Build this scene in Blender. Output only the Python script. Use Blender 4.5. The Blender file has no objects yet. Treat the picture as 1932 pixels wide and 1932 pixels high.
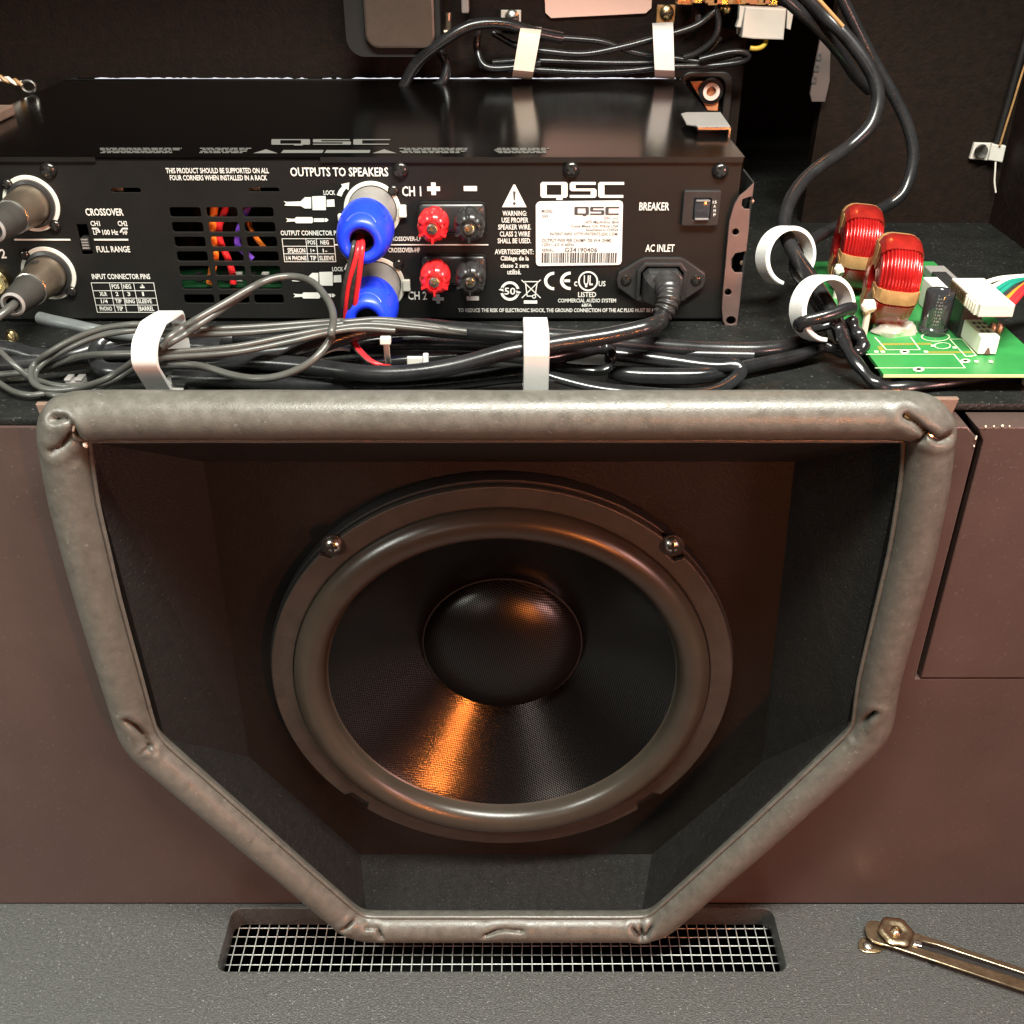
import bpy, bmesh, math, random
import numpy as np
from mathutils import Vector, Matrix

# ------------------------------------------------------------------ camera, light, exposure
SC = bpy.context.scene
COL = SC.collection
R = math.radians
TILT, FPX, CPX, CZ = R(31.3), 1981.0, 966.0, 0.60
cam_data = bpy.data.cameras.new('camera')
cam = bpy.data.objects.new('camera', cam_data)
COL.objects.link(cam)
cam.location = (0, 0, CZ)
cam.rotation_euler = (R(90) - TILT, 0, 0)
cam_data.sensor_width = 36
cam_data.lens = 36 * FPX / 1932
cam_data.clip_start = 0.01
cam_data.clip_end = 50
SC.camera = cam
world = bpy.data.worlds.new('World')
SC.world = world
world.use_nodes = True
world.node_tree.nodes['Background'].inputs[0].default_value = (0.8, 0.62, 0.5, 1)
world.node_tree.nodes['Background'].inputs[1].default_value = 0.005
SC.view_settings.view_transform = 'Standard'
SC.view_settings.look = 'None'
SC.view_settings.exposure = 0
SC.view_settings.gamma = 1

def lamp(name, kind, loc, target, power, color, size=0.1, size_y=None, spread=None):
    d = bpy.data.lights.new(name, kind)
    d.energy = power
    d.color = color
    if kind == 'AREA':
        d.shape = 'RECTANGLE' if size_y else 'DISK'
        d.size = size
        if size_y:
            d.size_y = size_y
        if spread:
            d.spread = R(spread)
    else:
        d.shadow_soft_size = size
    o = bpy.data.objects.new(name, d)
    COL.objects.link(o)
    o.location = loc
    o.rotation_euler = (Vector(target) - Vector(loc)).to_track_quat('-Z', 'Y').to_euler()
    return o

lamp('ceiling_lamp', 'AREA', (0.12, 0.15, 1.12), (0.04, 0.40, 0.2), 28, (1.0, 1.0, 0.90), 0.62, 0.11)
lamp('left_fill', 'AREA', (-0.50, 0.16, 0.60), (-0.33, 0.33, 0.10), 1.7, (0.98, 1.0, 0.90), 0.12, None, 100)  # added fill to brighten the left ledge, not a known lamp
lamp('warm_room_lamp', 'AREA', (0.78, -0.26, 0.52), (0.0, 0.45, 0.25), 5.5, (1.0, 0.50, 0.43), 0.16)
lamp('front_room_lamp', 'AREA', (-0.42, -0.62, 0.66), (0.0, 0.5, 0.4), 0.8, (1.0, 0.84, 0.70), 0.30)
lamp('orange_lamp', 'AREA', (0.41, -0.42, 0.44), (-0.03, 0.47, 0.17), 0.65, (1.0, 0.25, 0.04), 0.018, 0.10, 60)
lamp('orange_indicator', 'POINT', (0.185, 0.70, 0.62), (0, 0, 0), 0.22, (1.0, 0.32, 0.08), 0.012)

# ------------------------------------------------------------------ pixel rays (photo scaled to 1932 px)
CT, ST = math.cos(TILT), math.sin(TILT)
def ray(px, py):
    u, v = (px - CPX) / FPX, (py - CPX) / FPX
    return Vector((u, CT - v * ST, -ST - v * CT))
def P(px, py, Y):
    d = ray(px, py)
    p = d * (Y / d.y)
    p.z += CZ
    return p
def Zp(px, py, z):
    d = ray(px, py)
    p = d * ((z - CZ) / d.z)
    p.z = z
    return p
def depth(p):
    return p.y * CT - (p.z - CZ) * ST
def crop(x0, y0, w):
    s = w / 1932 * 1932 / 2953
    ox, oy = x0 * 1932 / 2953, y0 * 1932 / 2953
    return lambda cx, cy: (ox + cx * s, oy + cy * s)
c4 = crop(0, 420, 800)
c5 = crop(700, 440, 700)
c6 = crop(1300, 440, 900)
c7 = crop(2050, 480, 903)
b1 = crop(0, 850, 1000)
b2 = crop(900, 850, 800)
b3 = crop(1600, 850, 900)
d2 = crop(0, 880, 500)
e5 = crop(2400, 560, 553)
e6 = crop(2430, 2600, 523)
t2 = crop(950, 0, 1000)
t3 = crop(1850, 0, 550)
g2 = crop(2450, 100, 503 * 1932 / 1869)
g3 = crop(50, 1120, 400)
g4 = crop(2300, 1050, 653)
ident = lambda x, y: (x, y)

SHELF = CZ - 0.216
LEDGE = CZ - 0.556
YW = 0.438            # brown wall front
YA = 0.561            # amplifier rear panel
AZ0, AZ1 = CZ - 0.2135, CZ - 0.1267

# ------------------------------------------------------------------ materials
def mat(name, col, rough=0.5, metal=0.0, var=0.25, vscale=40, bump=0.0, bscale=600, spec=0.5,
        coat=0.0, speck=0.0, sscale=900, trans=0.0, sss=0.0, emit=None, estr=0, rvar=0.0, stretch=None):
    m = bpy.data.materials.new(name)
    m.use_nodes = True
    nt = m.node_tree
    N, L = nt.nodes, nt.links
    b = N['Principled BSDF']
    tc = N.new('ShaderNodeTexCoord')
    src = tc.outputs['Object']
    if stretch:
        mp = N.new('ShaderNodeMapping')
        mp.inputs['Scale'].default_value = stretch
        L.new(src, mp.inputs[0])
        src = mp.outputs[0]
    n = N.new('ShaderNodeTexNoise')
    n.inputs['Scale'].default_value = vscale
    n.inputs['Detail'].default_value = 6
    n.inputs['Roughness'].default_value = 0.65
    L.new(src, n.inputs['Vector'])
    ramp = N.new('ShaderNodeValToRGB')
    ramp.color_ramp.elements[0].position = 0.3
    ramp.color_ramp.elements[1].position = 0.7
    ramp.color_ramp.elements[0].color = tuple(c * (1 - var) for c in col) + (1,)
    ramp.color_ramp.elements[1].color = tuple(min(1, c * (1 + var)) for c in col) + (1,)
    L.new(n.outputs[0], ramp.inputs[0])
    out = ramp.outputs[0]
    if speck:
        v = N.new('ShaderNodeTexNoise')
        v.inputs['Scale'].default_value = sscale
        v.inputs['Detail'].default_value = 2
        L.new(tc.outputs['Object'], v.inputs['Vector'])
        r2 = N.new('ShaderNodeValToRGB')
        r2.color_ramp.elements[0].position = 0.66
        r2.color_ramp.elements[1].position = 0.74
        L.new(v.outputs[0], r2.inputs[0])
        mx = N.new('ShaderNodeMix')
        mx.data_type = 'RGBA'
        L.new(r2.outputs[0], mx.inputs['Factor'])
        L.new(out, mx.inputs['A'])
        mx.inputs['B'].default_value = tuple(min(1, c + speck) for c in col) + (1,)
        out = mx.outputs['Result']
    L.new(out, b.inputs['Base Color'])
    b.inputs['Roughness'].default_value = rough
    if rvar:
        mr = N.new('ShaderNodeMapRange')
        mr.inputs['From Min'].default_value = 0.3
        mr.inputs['From Max'].default_value = 0.7
        mr.inputs['To Min'].default_value = max(0.02, rough - rvar)
        mr.inputs['To Max'].default_value = min(1, rough + rvar)
        L.new(n.outputs[0], mr.inputs['Value'])
        L.new(mr.outputs[0], b.inputs['Roughness'])
    b.inputs['Metallic'].default_value = metal
    b.inputs['Specular IOR Level'].default_value = spec
    b.inputs['Coat Weight'].default_value = coat
    b.inputs['Coat Roughness'].default_value = 0.15
    if trans:
        b.inputs['Transmission Weight'].default_value = trans
    if sss:
        b.inputs['Subsurface Weight'].default_value = sss
        b.inputs['Subsurface Radius'].default_value = (0.004, 0.003, 0.002)
    if emit:
        b.inputs['Emission Color'].default_value = emit + (1,)
        b.inputs['Emission Strength'].default_value = estr
    if bump:
        bn = N.new('ShaderNodeTexNoise')
        bn.inputs['Scale'].default_value = bscale
        bn.inputs['Detail'].default_value = 3
        L.new(src, bn.inputs['Vector'])
        bp = N.new('ShaderNodeBump')
        bp.inputs['Strength'].default_value = bump
        bp.inputs['Distance'].default_value = 0.001
        L.new(bn.outputs[0], bp.inputs['Height'])
        L.new(bp.outputs[0], b.inputs['Normal'])
    return m

M = {}
M['brown'] = mat('brown_paint', (0.059, 0.037, 0.032), 0.40, var=0.13, vscale=9, bump=0.06, bscale=420, speck=0.03, sscale=600, rvar=0.10)
M['shelf'] = mat('shelf_black_paint', (0.0095, 0.010, 0.0092), 0.45, var=0.4, vscale=60, bump=0.55, bscale=520, speck=0.06, sscale=520, spec=0.35)
M['ledge'] = mat('charcoal_textured_paint', (0.046, 0.047, 0.045), 0.38, var=0.40, vscale=500, bump=0.6, bscale=1000, speck=0.15, sscale=900)
M['raw'] = mat('rough_wood_edge', (0.075, 0.05, 0.038), 0.8, var=0.5, vscale=220, bump=0.8, bscale=500)
M['flange'] = mat('tan_wood_flange', (0.16, 0.10, 0.075), 0.6, var=0.3, vscale=30, bump=0.3, bscale=300)
M['horn'] = mat('black_horn_board', (0.0120, 0.0110, 0.0102), 0.46, var=0.25, vscale=260, bump=0.5, bscale=1000, speck=0.05, sscale=900, spec=0.4, stretch=(1, 0.4, 1))
M['baffle'] = mat('dark_baffle_paint', (0.0085, 0.0056, 0.0042), 0.55, var=0.25, vscale=120, bump=0.3, bscale=700, spec=0.35)
M['pad'] = mat('grey_vinyl', (0.084, 0.078, 0.067), 0.39, var=0.18, vscale=170, bump=0.14, bscale=1250, speck=0.04, sscale=420, rvar=0.13)
M['basket'] = mat('speaker_gasket', (0.030, 0.024, 0.019), 0.5, var=0.22, vscale=90, bump=0.2, bscale=700)
M['surround'] = mat('rubber_surround', (0.030, 0.024, 0.018), 0.31, var=0.12, vscale=60, bump=0.04, bscale=700)
M['rim'] = mat('black_gasket', (0.010, 0.009, 0.009), 0.5, var=0.2)
M['amp'] = mat('satin_black_sheet', (0.008, 0.0076, 0.0068), 0.42, var=0.12, vscale=80, bump=0.08, bscale=1500, spec=0.35)
M['lid'] = mat('gloss_black_sheet', (0.0016, 0.0015, 0.0014), 0.16, var=0.2, vscale=60, bump=0.015, bscale=900, spec=0.32)
M['dark'] = mat('black_cavity', (0.004, 0.004, 0.004), 0.8, var=0.2)
M['print'] = mat('white_print', (0.64, 0.625, 0.58), 0.6, var=0.05)
M['greyprint'] = mat('grey_print', (0.13, 0.125, 0.115), 0.6, var=0.05)
M['ink'] = mat('dark_ink', (0.05, 0.045, 0.045), 0.6, var=0.05)
M['greyink'] = mat('grey_ink', (0.10, 0.095, 0.095), 0.6, var=0.1)
M['label'] = mat('label_paper', (0.62, 0.605, 0.58), 0.45, var=0.03)
M['nylon'] = mat('white_nylon', (0.68, 0.665, 0.635), 0.38, var=0.05, sss=0.25)
M['nylonwarm'] = mat('yellowed_nylon', (0.70, 0.62, 0.52), 0.4, var=0.06, sss=0.25)
M['black'] = mat('black_rubber', (0.014, 0.014, 0.015), 0.26, var=0.3, vscale=60, bump=0.04, bscale=120, rvar=0.05)
M['sleeve'] = mat('black_sleeve', (0.012, 0.012, 0.013), 0.2, var=0.3, vscale=60, bump=0.08, bscale=80, rvar=0.05)
M['grey'] = mat('grey_cable_jacket', (0.062, 0.061, 0.055), 0.33, var=0.15, vscale=80, bump=0.05, bscale=500)
M['palegrey'] = mat('pale_grey_conduit', (0.10, 0.108, 0.108), 0.40, var=0.2, vscale=60)
M['blue'] = mat('blue_plastic', (0.012, 0.045, 0.80), 0.36, var=0.08, vscale=60)
M['collar'] = mat('grey_plastic', (0.22, 0.205, 0.195), 0.42, var=0.08)
M['ring'] = mat('pale_plastic_ring', (0.62, 0.60, 0.53), 0.45, var=0.06)
M['red'] = mat('red_plastic', (0.68, 0.018, 0.022), 0.28, var=0.1, coat=0.2)
M['blackplastic'] = mat('black_plastic', (0.022, 0.021, 0.021), 0.32, var=0.2)
M['steel'] = mat('zinc_steel', (0.62, 0.60, 0.55), 0.28, metal=1, var=0.15)
M['brass'] = mat('gold_plate', (0.80, 0.62, 0.32), 0.25, metal=1, var=0.15)
M['bronze'] = mat('antique_brass', (0.42, 0.33, 0.215), 0.30, metal=1, var=0.3, vscale=150, bump=0.15, bscale=500)
M['darkscrew'] = mat('black_screw', (0.05, 0.045, 0.042), 0.22, metal=0.8, var=0.3, vscale=200)
M['plug'] = mat('dull_nickel', (0.30, 0.235, 0.175), 0.36, metal=0.85, var=0.25, vscale=60, bump=0.06)
M['boot'] = mat('grey_rubber_boot', (0.036, 0.033, 0.029), 0.55, var=0.25, vscale=90)
M['wirered'] = mat('red_wire', (0.62, 0.02, 0.025), 0.35, var=0.1)
M['wireblack'] = mat('black_wire', (0.03, 0.028, 0.026), 0.3, var=0.4, vscale=300)
M['wirewhite'] = mat('white_wire', (0.72, 0.66, 0.58), 0.4, var=0.1)
M['wiregreen'] = mat('green_wire', (0.01, 0.20, 0.14), 0.4, var=0.1)
M['wireorange'] = mat('orange_wire', (0.85, 0.20, 0.02), 0.4, var=0.1)
M['wirepurple'] = mat('purple_wire', (0.16, 0.05, 0.45), 0.4, var=0.1)
M['wireyellow'] = mat('yellow_wire', (0.50, 0.36, 0.05), 0.4, var=0.1)
M['innerpcb'] = mat('dark_green_board', (0.006, 0.045, 0.014), 0.4)
M['pcb'] = mat('green_circuit_board', (0.028, 0.20, 0.050), 0.33, var=0.15, vscale=50)
M['pcbedge'] = mat('board_edge', (0.55, 0.62, 0.28), 0.5, var=0.05)
M['silk'] = mat('board_print', (0.66, 0.80, 0.50), 0.5, var=0.05)
M['track'] = mat('copper_track', (0.22, 0.20, 0.03), 0.4, var=0.1)
M['coil'] = mat('red_lacquered_wire', (0.42, 0.013, 0.012), 0.22, metal=0.5, var=0.2, vscale=120, coat=0.4)
M['coilwrap'] = mat('red_film', (0.19, 0.010, 0.007), 0.25, var=0.3, vscale=90, coat=0.5)
M['tape'] = mat('tan_tape', (0.34, 0.19, 0.075), 0.4, var=0.3, vscale=120)
M['glue'] = mat('clear_glue', (0.62, 0.58, 0.50), 0.12, var=0.05, trans=0.55)
M['wire'] = mat('galvanised_wire', (0.55, 0.55, 0.52), 0.35, metal=0.5, var=0.25, vscale=300)
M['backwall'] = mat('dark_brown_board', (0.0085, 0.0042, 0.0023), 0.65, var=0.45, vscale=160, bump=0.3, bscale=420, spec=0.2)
M['boxplastic'] = mat('grey_black_plastic', (0.055, 0.041, 0.032), 0.34, var=0.1, vscale=200, bump=0.05, bscale=800)
M['sticker'] = mat('pinkish_label_paper', (0.80, 0.60, 0.52), 0.5, var=0.03)
M['rail'] = mat('painted_rail', (0.13, 0.08, 0.07), 0.42, metal=0.2, var=0.2, vscale=60)
M['copperplate'] = mat('orange_metal_plate', (0.50, 0.20, 0.09), 0.45, metal=0.2, var=0.15)
M['floor'] = mat('under_sheet_black', (0.01, 0.01, 0.01), 0.8)
M['glow'] = mat('bright_gap', (0.8, 0.8, 0.8), 0.5, emit=(0.9, 0.92, 1.0), estr=1.2)
M['pale'] = mat('pale_plastic', (0.55, 0.52, 0.47), 0.45, var=0.08)
M['ceramic'] = mat('white_ceramic', (0.80, 0.77, 0.70), 0.5, var=0.05)
M['glossblack'] = mat('gloss_black_switch', (0.03, 0.03, 0.034), 0.07, var=0.1, coat=1)
M['dimstrip'] = mat('dim_grey_plastic', (0.09, 0.07, 0.065), 0.55, var=0.15)

# woven cone: rows of small bumps
def weave(name, col, pitch, strength, rough):
    m = bpy.data.materials.new(name)
    m.use_nodes = True
    N, L = m.node_tree.nodes, m.node_tree.links
    b = N['Principled BSDF']
    b.inputs['Base Color'].default_value = col + (1,)
    b.inputs['Roughness'].default_value = rough
    tc = N.new('ShaderNodeTexCoord')
    mp = N.new('ShaderNodeMapping')
    mp.inputs['Rotation'].default_value = (0, R(30), 0)
    L.new(tc.outputs['Object'], mp.inputs[0])
    sep = N.new('ShaderNodeSeparateXYZ')
    L.new(mp.outputs[0], sep.inputs[0])
    prev = None
    for k, ax in enumerate(('X', 'Z')):
        mu = N.new('ShaderNodeMath'); mu.operation = 'MULTIPLY'
        mu.inputs[1].default_value = 2 * math.pi / pitch * (1.0 if k else 1.15)
        L.new(sep.outputs[ax], mu.inputs[0])
        si = N.new('ShaderNodeMath'); si.operation = 'SINE'
        L.new(mu.outputs[0], si.inputs[0])
        if prev is None:
            prev = si
        else:
            pr = N.new('ShaderNodeMath'); pr.operation = 'MULTIPLY'
            L.new(prev.outputs[0], pr.inputs[0]); L.new(si.outputs[0], pr.inputs[1])
            prev = pr
    mr = N.new('ShaderNodeMapRange')
    mr.inputs['From Min'].default_value = -0.15
    mr.inputs['From Max'].default_value = 0.30
    mr.inputs['To Min'].default_value = 0.06
    mr.inputs['To Max'].default_value = 0.85
    L.new(prev.outputs[0], mr.inputs['Value'])
    L.new(mr.outputs[0], b.inputs['Specular IOR Level'])
    bp = N.new('ShaderNodeBump')
    bp.inputs['Strength'].default_value = strength
    bp.inputs['Distance'].default_value = 0.0004
    L.new(prev.outputs[0], bp.inputs['Height'])
    L.new(bp.outputs[0], b.inputs['Normal'])
    return m
M['cone'] = weave('woven_cone', (0.0028, 0.0026, 0.0026), 0.0017, 0.035, 0.21)
M['cap'] = weave('woven_dust_cap', (0.0036, 0.0033, 0.0033), 0.0017, 0.06, 0.29)

# ------------------------------------------------------------------ object helpers
def tag(o, label=None, cat=None, group=None, kind=None):
    if label: o['label'] = label
    if cat: o['category'] = cat
    if group: o['group'] = group
    if kind: o['kind'] = kind
    return o

def thing(name, loc, label, cat, group=None):
    o = bpy.data.objects.new(name, None)
    COL.objects.link(o)
    o.location = loc
    o.empty_display_size = 0.01
    return tag(o, label, cat, group)

def wloc(o):
    v = Vector(o.location)
    return v if o.parent is None else v + (o.matrix_parent_inverse.translation) + wloc(o.parent)

def link(name, me, m, parent=None, smooth=True, loc=None, rot=None):
    o = bpy.data.objects.new(name, me)
    COL.objects.link(o)
    if m is not None and not me.materials:
        me.materials.append(M[m] if isinstance(m, str) else m)
    if smooth and len(me.polygons):
        me.polygons.foreach_set('use_smooth', [True] * len(me.polygons))
    if loc is not None: o.location = loc
    if rot is not None: o.rotation_euler = rot
    if parent is not None:
        o.parent = parent
        o.matrix_parent_inverse = Matrix.Translation(-wloc(parent))
    return o

def sharp(me, ang=35):
    try:
        me.set_sharp_from_angle(angle=R(ang))
    except Exception:
        pass

def add(name, vf, m, parent=None, smooth=True, loc=None, rot=None, ang=35):
    me = bpy.data.meshes.new(name)
    me.from_pydata([tuple(v) for v in vf[0]], [], vf[1])
    me.update()
    o = link(name, me, m, parent, smooth, loc, rot)
    if smooth:
        sharp(me, ang)
    return o

def join(*vfs):
    V, F = [], []
    for v, f in vfs:
        k = len(V)
        V += list(v)
        F += [tuple(i + k for i in q) for q in f]
    return V, F

def box(x0, x1, y0, y1, z0, z1, bev=0.0, seg=2):
    v = [(x0, y0, z0), (x1, y0, z0), (x1, y1, z0), (x0, y1, z0), (x0, y0, z1), (x1, y0, z1), (x1, y1, z1), (x0, y1, z1)]
    f = [(0, 3, 2, 1), (4, 5, 6, 7), (0, 1, 5, 4), (1, 2, 6, 5), (2, 3, 7, 6), (3, 0, 4, 7)]
    if bev <= 0:
        return v, f
    bm = bmesh.new()
    vs = [bm.verts.new(p) for p in v]
    for q in f: bm.faces.new([vs[i] for i in q])
    bmesh.ops.bevel(bm, geom=list(bm.edges), offset=bev, segments=seg, profile=0.5, affect='EDGES')
    bm.verts.index_update()
    out = [tuple(p.co) for p in bm.verts], [tuple(p.index for p in q.verts) for q in bm.faces]
    bm.free()
    return out

def xf(vf, mtx):
    return [tuple(mtx @ Vector(v)) for v in vf[0]], vf[1]

def lathe(prof, n=32, c=(0, 0, 0), axis='-Y', lobes=None, a0=0.0, a1=2 * math.pi, caps=False):
    """prof: (radius, distance along the axis)"""
    full = abs(a1 - a0 - 2 * math.pi) < 1e-6
    cols = n if full else n + 1
    V, F = [], []
    for r, h in prof:
        for k in range(cols):
            a = a0 + (a1 - a0) * k / n
            rr = r * (lobes(a) if lobes else 1)
            ca, sa = rr * math.cos(a), rr * math.sin(a)
            if axis == '-Y': p = (c[0] + ca, c[1] - h, c[2] + sa)
            elif axis == 'Z': p = (c[0] + ca, c[1] + sa, c[2] + h)
            else: p = (c[0] + h, c[1] + ca, c[2] + sa)
            V.append(p)
    for i in range(len(prof) - 1):
        for k in range(n):
            k2 = (k + 1) % cols
            F.append((i * cols + k, i * cols + k2, (i + 1) * cols + k2, (i + 1) * cols + k))
    if caps and not full:
        m_ = len(prof)
        F.append(tuple(i * cols for i in range(m_)))
        F.append(tuple(i * cols + cols - 1 for i in reversed(range(m_))))
    return V, F

def catmull(pts, sub=8, closed=False):
    pts = [Vector(p) for p in pts]
    n = len(pts)
    out = []
    for i in range(n if closed else n - 1):
        if closed:
            p0, p1, p2, p3 = pts[i - 1], pts[i], pts[(i + 1) % n], pts[(i + 2) % n]
        else:
            p1, p2 = pts[i], pts[i + 1]
            p0 = pts[i - 1] if i else p1 * 2 - p2
            p3 = pts[i + 2] if i + 2 < n else p2 * 2 - p1
        for k in range(sub):
            t = k / sub
            out.append(0.5 * (2 * p1 + (p2 - p0) * t + (2 * p0 - 5 * p1 + 4 * p2 - p3) * t * t + (3 * p1 - p0 - 3 * p2 + p3) * t ** 3))
    if not closed:
        out.append(pts[-1])
    return out

def tube(path, r, n=12, wide=1.0, rfun=None, caps=True, up=(0, 0, 1)):
    V, F = [], []
    path = [Vector(p) for p in path]
    m = len(path)
    t = (path[1] - path[0]).normalized()
    nn = Vector(up) - t * t.dot(Vector(up))
    if nn.length < 1e-4: nn = Vector((1, 0, 0))
    nn.normalize()
    for i in range(m):
        t = (path[min(i + 1, m - 1)] - path[max(i - 1, 0)]).normalized()
        nn = (nn - t * t.dot(nn)).normalized()
        bb = t.cross(nn)
        rr = r * (rfun(i / (m - 1)) if rfun else 1)
        for k in range(n):
            a = 2 * math.pi * k / n
            V.append(path[i] + nn * (rr * math.sin(a)) + bb * (rr * wide * math.cos(a)))
    for i in range(m - 1):
        for k in range(n):
            k2 = (k + 1) % n
            F.append((i * n + k, i * n + k2, (i + 1) * n + k2, (i + 1) * n + k))
    if caps:
        F.append(tuple(reversed(range(n))))
        F.append(tuple((m - 1) * n + k for k in range(n)))
    return V, F

def plate(splines, thick, fn, bevel=0.0):
    """filled outline(s) with holes and thickness; fn maps (a, b, t) to the world, t from 0 to thick"""
    cu = bpy.data.curves.new('outline', 'CURVE')
    cu.dimensions = '2D'
    cu.fill_mode = 'BOTH'
    cu.extrude = max(1e-5, thick / 2 - bevel)
    cu.bevel_depth = bevel
    cu.bevel_resolution = 1
    cu.offset = -bevel
    for s in splines:
        sp = cu.splines.new('POLY')
        sp.points.add(len(s) - 1)
        for p, q in zip(sp.points, s):
            p.co = (q[0], q[1], 0, 1)
        sp.use_cyclic_u = True
    ob = bpy.data.objects.new('outline', cu)
    me = bpy.data.meshes.new_from_object(ob)
    V = [fn(v.co.x, v.co.y, v.co.z + thick / 2) for v in me.vertices]
    F = [tuple(p.vertices) for p in me.polygons]
    bpy.data.objects.remove(ob)
    bpy.data.curves.remove(cu)
    bpy.data.meshes.remove(me)
    return V, F

def rrect(x0, x1, y0, y1, r, n=4):
    out = []
    for cx, cy, a in ((x1 - r, y1 - r, 0), (x0 + r, y1 - r, 90), (x0 + r, y0 + r, 180), (x1 - r, y0 + r, 270)):
        for k in range(n + 1):
            t = R(a + 90 * k / n)
            out.append((cx + r * math.cos(t), cy + r * math.sin(t)))
    return out

def circ(x, y, r, n=20, ry=None):
    return [(x + r * math.cos(2 * math.pi * k / n), y + (ry or r) * math.sin(2 * math.pi * k / n)) for k in range(n)]

# ------------------------------------------------------------------ the setting
def on_wall(Y0):
    return lambda a, b, t: (a, Y0 + t, b)
def on_floor(z0):
    return lambda a, b, t: (a, b, z0 - t)

PADC = [(112, 783), (137, 943), (184, 1129), (262, 1395), (470, 1574), (672, 1748), (1237, 1748), (1440, 1568), (1647, 1378), (1657, 1291), (1685, 1184), (1722, 1042), (1748, 900), (1757, 783)]
YP = 0.4145
padw = [P(x, y, YP) for x, y in PADC]
WTOP = SHELF - 0.004
WBOT = LEDGE + 0.0005
GAPX = 0.2180
APZ = P(1728, 1278, YW).z
YM, YF = 0.420, 0.475
mouth = [(160, 832), (312, 1394), (692, 1733), (1208, 1736), (1598, 1364), (1707, 832)]
mw = [P(x, y, YM) for x, y in mouth]
mcx, mcz = sum(p.x for p in mw) / 6, sum(p.z for p in mw) / 6
def lines(p1, d1, p2, d2):
    t = ((p2[0] - p1[0]) * d2[1] - (p2[1] - p1[1]) * d2[0]) / (d1[0] * d2[1] - d1[1] * d2[0])
    return p1[0] + d1[0] * t, p1[1] + d1[1] * t
def side(k, off):
    a, b = Vector((mw[k].x, mw[k].z)), Vector((mw[(k + 1) % 6].x, mw[(k + 1) % 6].z))
    d = (b - a).normalized(); n = Vector((d.y, -d.x))
    if n.dot(a - Vector((mcx, mcz))) < 0: n = -n
    return a + n * off, d
sd = [side(0, .006), side(1, .0145), side(2, .0085), side(3, .0145), side(4, .006)]
topd = (Vector((0, WTOP)), Vector((1, 0)))
hexhole = [lines(*sd[0], *topd)] + [lines(*sd[k], *sd[k + 1]) for k in range(4)] + [lines(*sd[4], *topd)]
cut = [(hexhole[5][0], WTOP)] + [hexhole[k] for k in (4, 3, 2, 1)] + [(hexhole[0][0], WTOP)]
wall_outline = [(-0.7, WBOT), (0.7, WBOT), (0.7, APZ - 0.0012), (GAPX, APZ - 0.0012), (GAPX, WTOP - 0.006), (GAPX - 0.006, WTOP)] + cut + [(-0.7, WTOP)]
tag(add('front_wall', plate([wall_outline], 0.0165, on_wall(YW), 0.0006), 'brown'), kind='structure')
ap_out = [(GAPX + 0.0026, APZ), (0.7, APZ), (0.7, WTOP), (GAPX - 0.0015, WTOP), (GAPX + 0.0026, WTOP - 0.007)]
o = add('access_panel', plate([ap_out], 0.0165, on_wall(YW - 0.0004), 0.0006), 'brown')
tag(o, 'brown painted panel with a black gap along its left edge, right of the speaker', 'panel')
# dark backing behind the panel joint
tag(add('wall_backing', box(GAPX - 0.03, 0.7, YW + 0.019, YW + 0.022, APZ - 0.03, WTOP - 0.012), 'dark', smooth=False), kind='structure')
# chips of bare wood on the panel edge
ch = thing('paint_chips', P(1845, 840, YW), 'small bare wood chips along the top left edge of the brown panel', 'paint chips')
random.seed(3)
for (px, py, w, h) in ((1842, 826, 4, 11), (1860, 805, 4, 5), (1876, 805, 3, 4), (1892, 804, 5, 5), (1905, 805, 3, 4), (1838, 842, 3, 4)):
    c = P(px, py, YW - 0.0009)
    s = 0.00013
    pts = [(c.x + s * w * math.cos(a) * random.uniform(.5, 1.1), c.z + s * h * math.sin(a) * random.uniform(.5, 1.1)) for a in [k * 2 * math.pi / 8 for k in range(8)]]
    add('chip', plate([pts], 0.0006, on_wall(c.y)), 'nylonwarm', ch, False)

# shelf (two depths along its front edge)
sh = [(-0.7, YW + 0.001), (-0.02, YW + 0.001), (0.0, 0.4545), (0.7, 0.4545), (0.7, 1.1), (-0.7, 1.1)]
tag(add('shelf', plate([sh], 0.0035, on_floor(SHELF), 0.0004), 'shelf'), kind='structure')
# lower ledge with its rounded slot
SX0, SX1 = -0.1755, 0.1635
SY0, SY1 = 0.3905, 0.4345
lo = [(-0.8, -0.1), (0.8, -0.1), (0.8, YW + 0.03), (-0.8, YW + 0.03)]
tag(add('ledge', plate([lo, rrect(SX0, SX1, SY0, SY1, 0.006)], 0.016, on_floor(LEDGE), 0.0007), 'ledge'), kind='structure')
tag(add('dark_under_sheet', box(-0.8, 0.8, -0.1, 1.1, LEDGE - 0.15, LEDGE - 0.14), 'floor', smooth=False), kind='structure')  # dark sheet added below so the slot opening looks black
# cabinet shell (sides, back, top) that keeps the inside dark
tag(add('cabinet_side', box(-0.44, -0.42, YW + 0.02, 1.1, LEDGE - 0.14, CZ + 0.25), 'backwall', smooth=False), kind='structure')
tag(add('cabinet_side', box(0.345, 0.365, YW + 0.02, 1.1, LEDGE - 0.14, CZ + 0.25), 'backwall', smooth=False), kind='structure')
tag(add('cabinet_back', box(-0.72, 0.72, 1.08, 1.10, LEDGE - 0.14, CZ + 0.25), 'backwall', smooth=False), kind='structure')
tag(add('cabinet_top', box(-0.72, 0.72, 0.50, 1.10, CZ + 0.19, CZ + 0.21), 'backwall', smooth=False), kind='structure')

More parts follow.
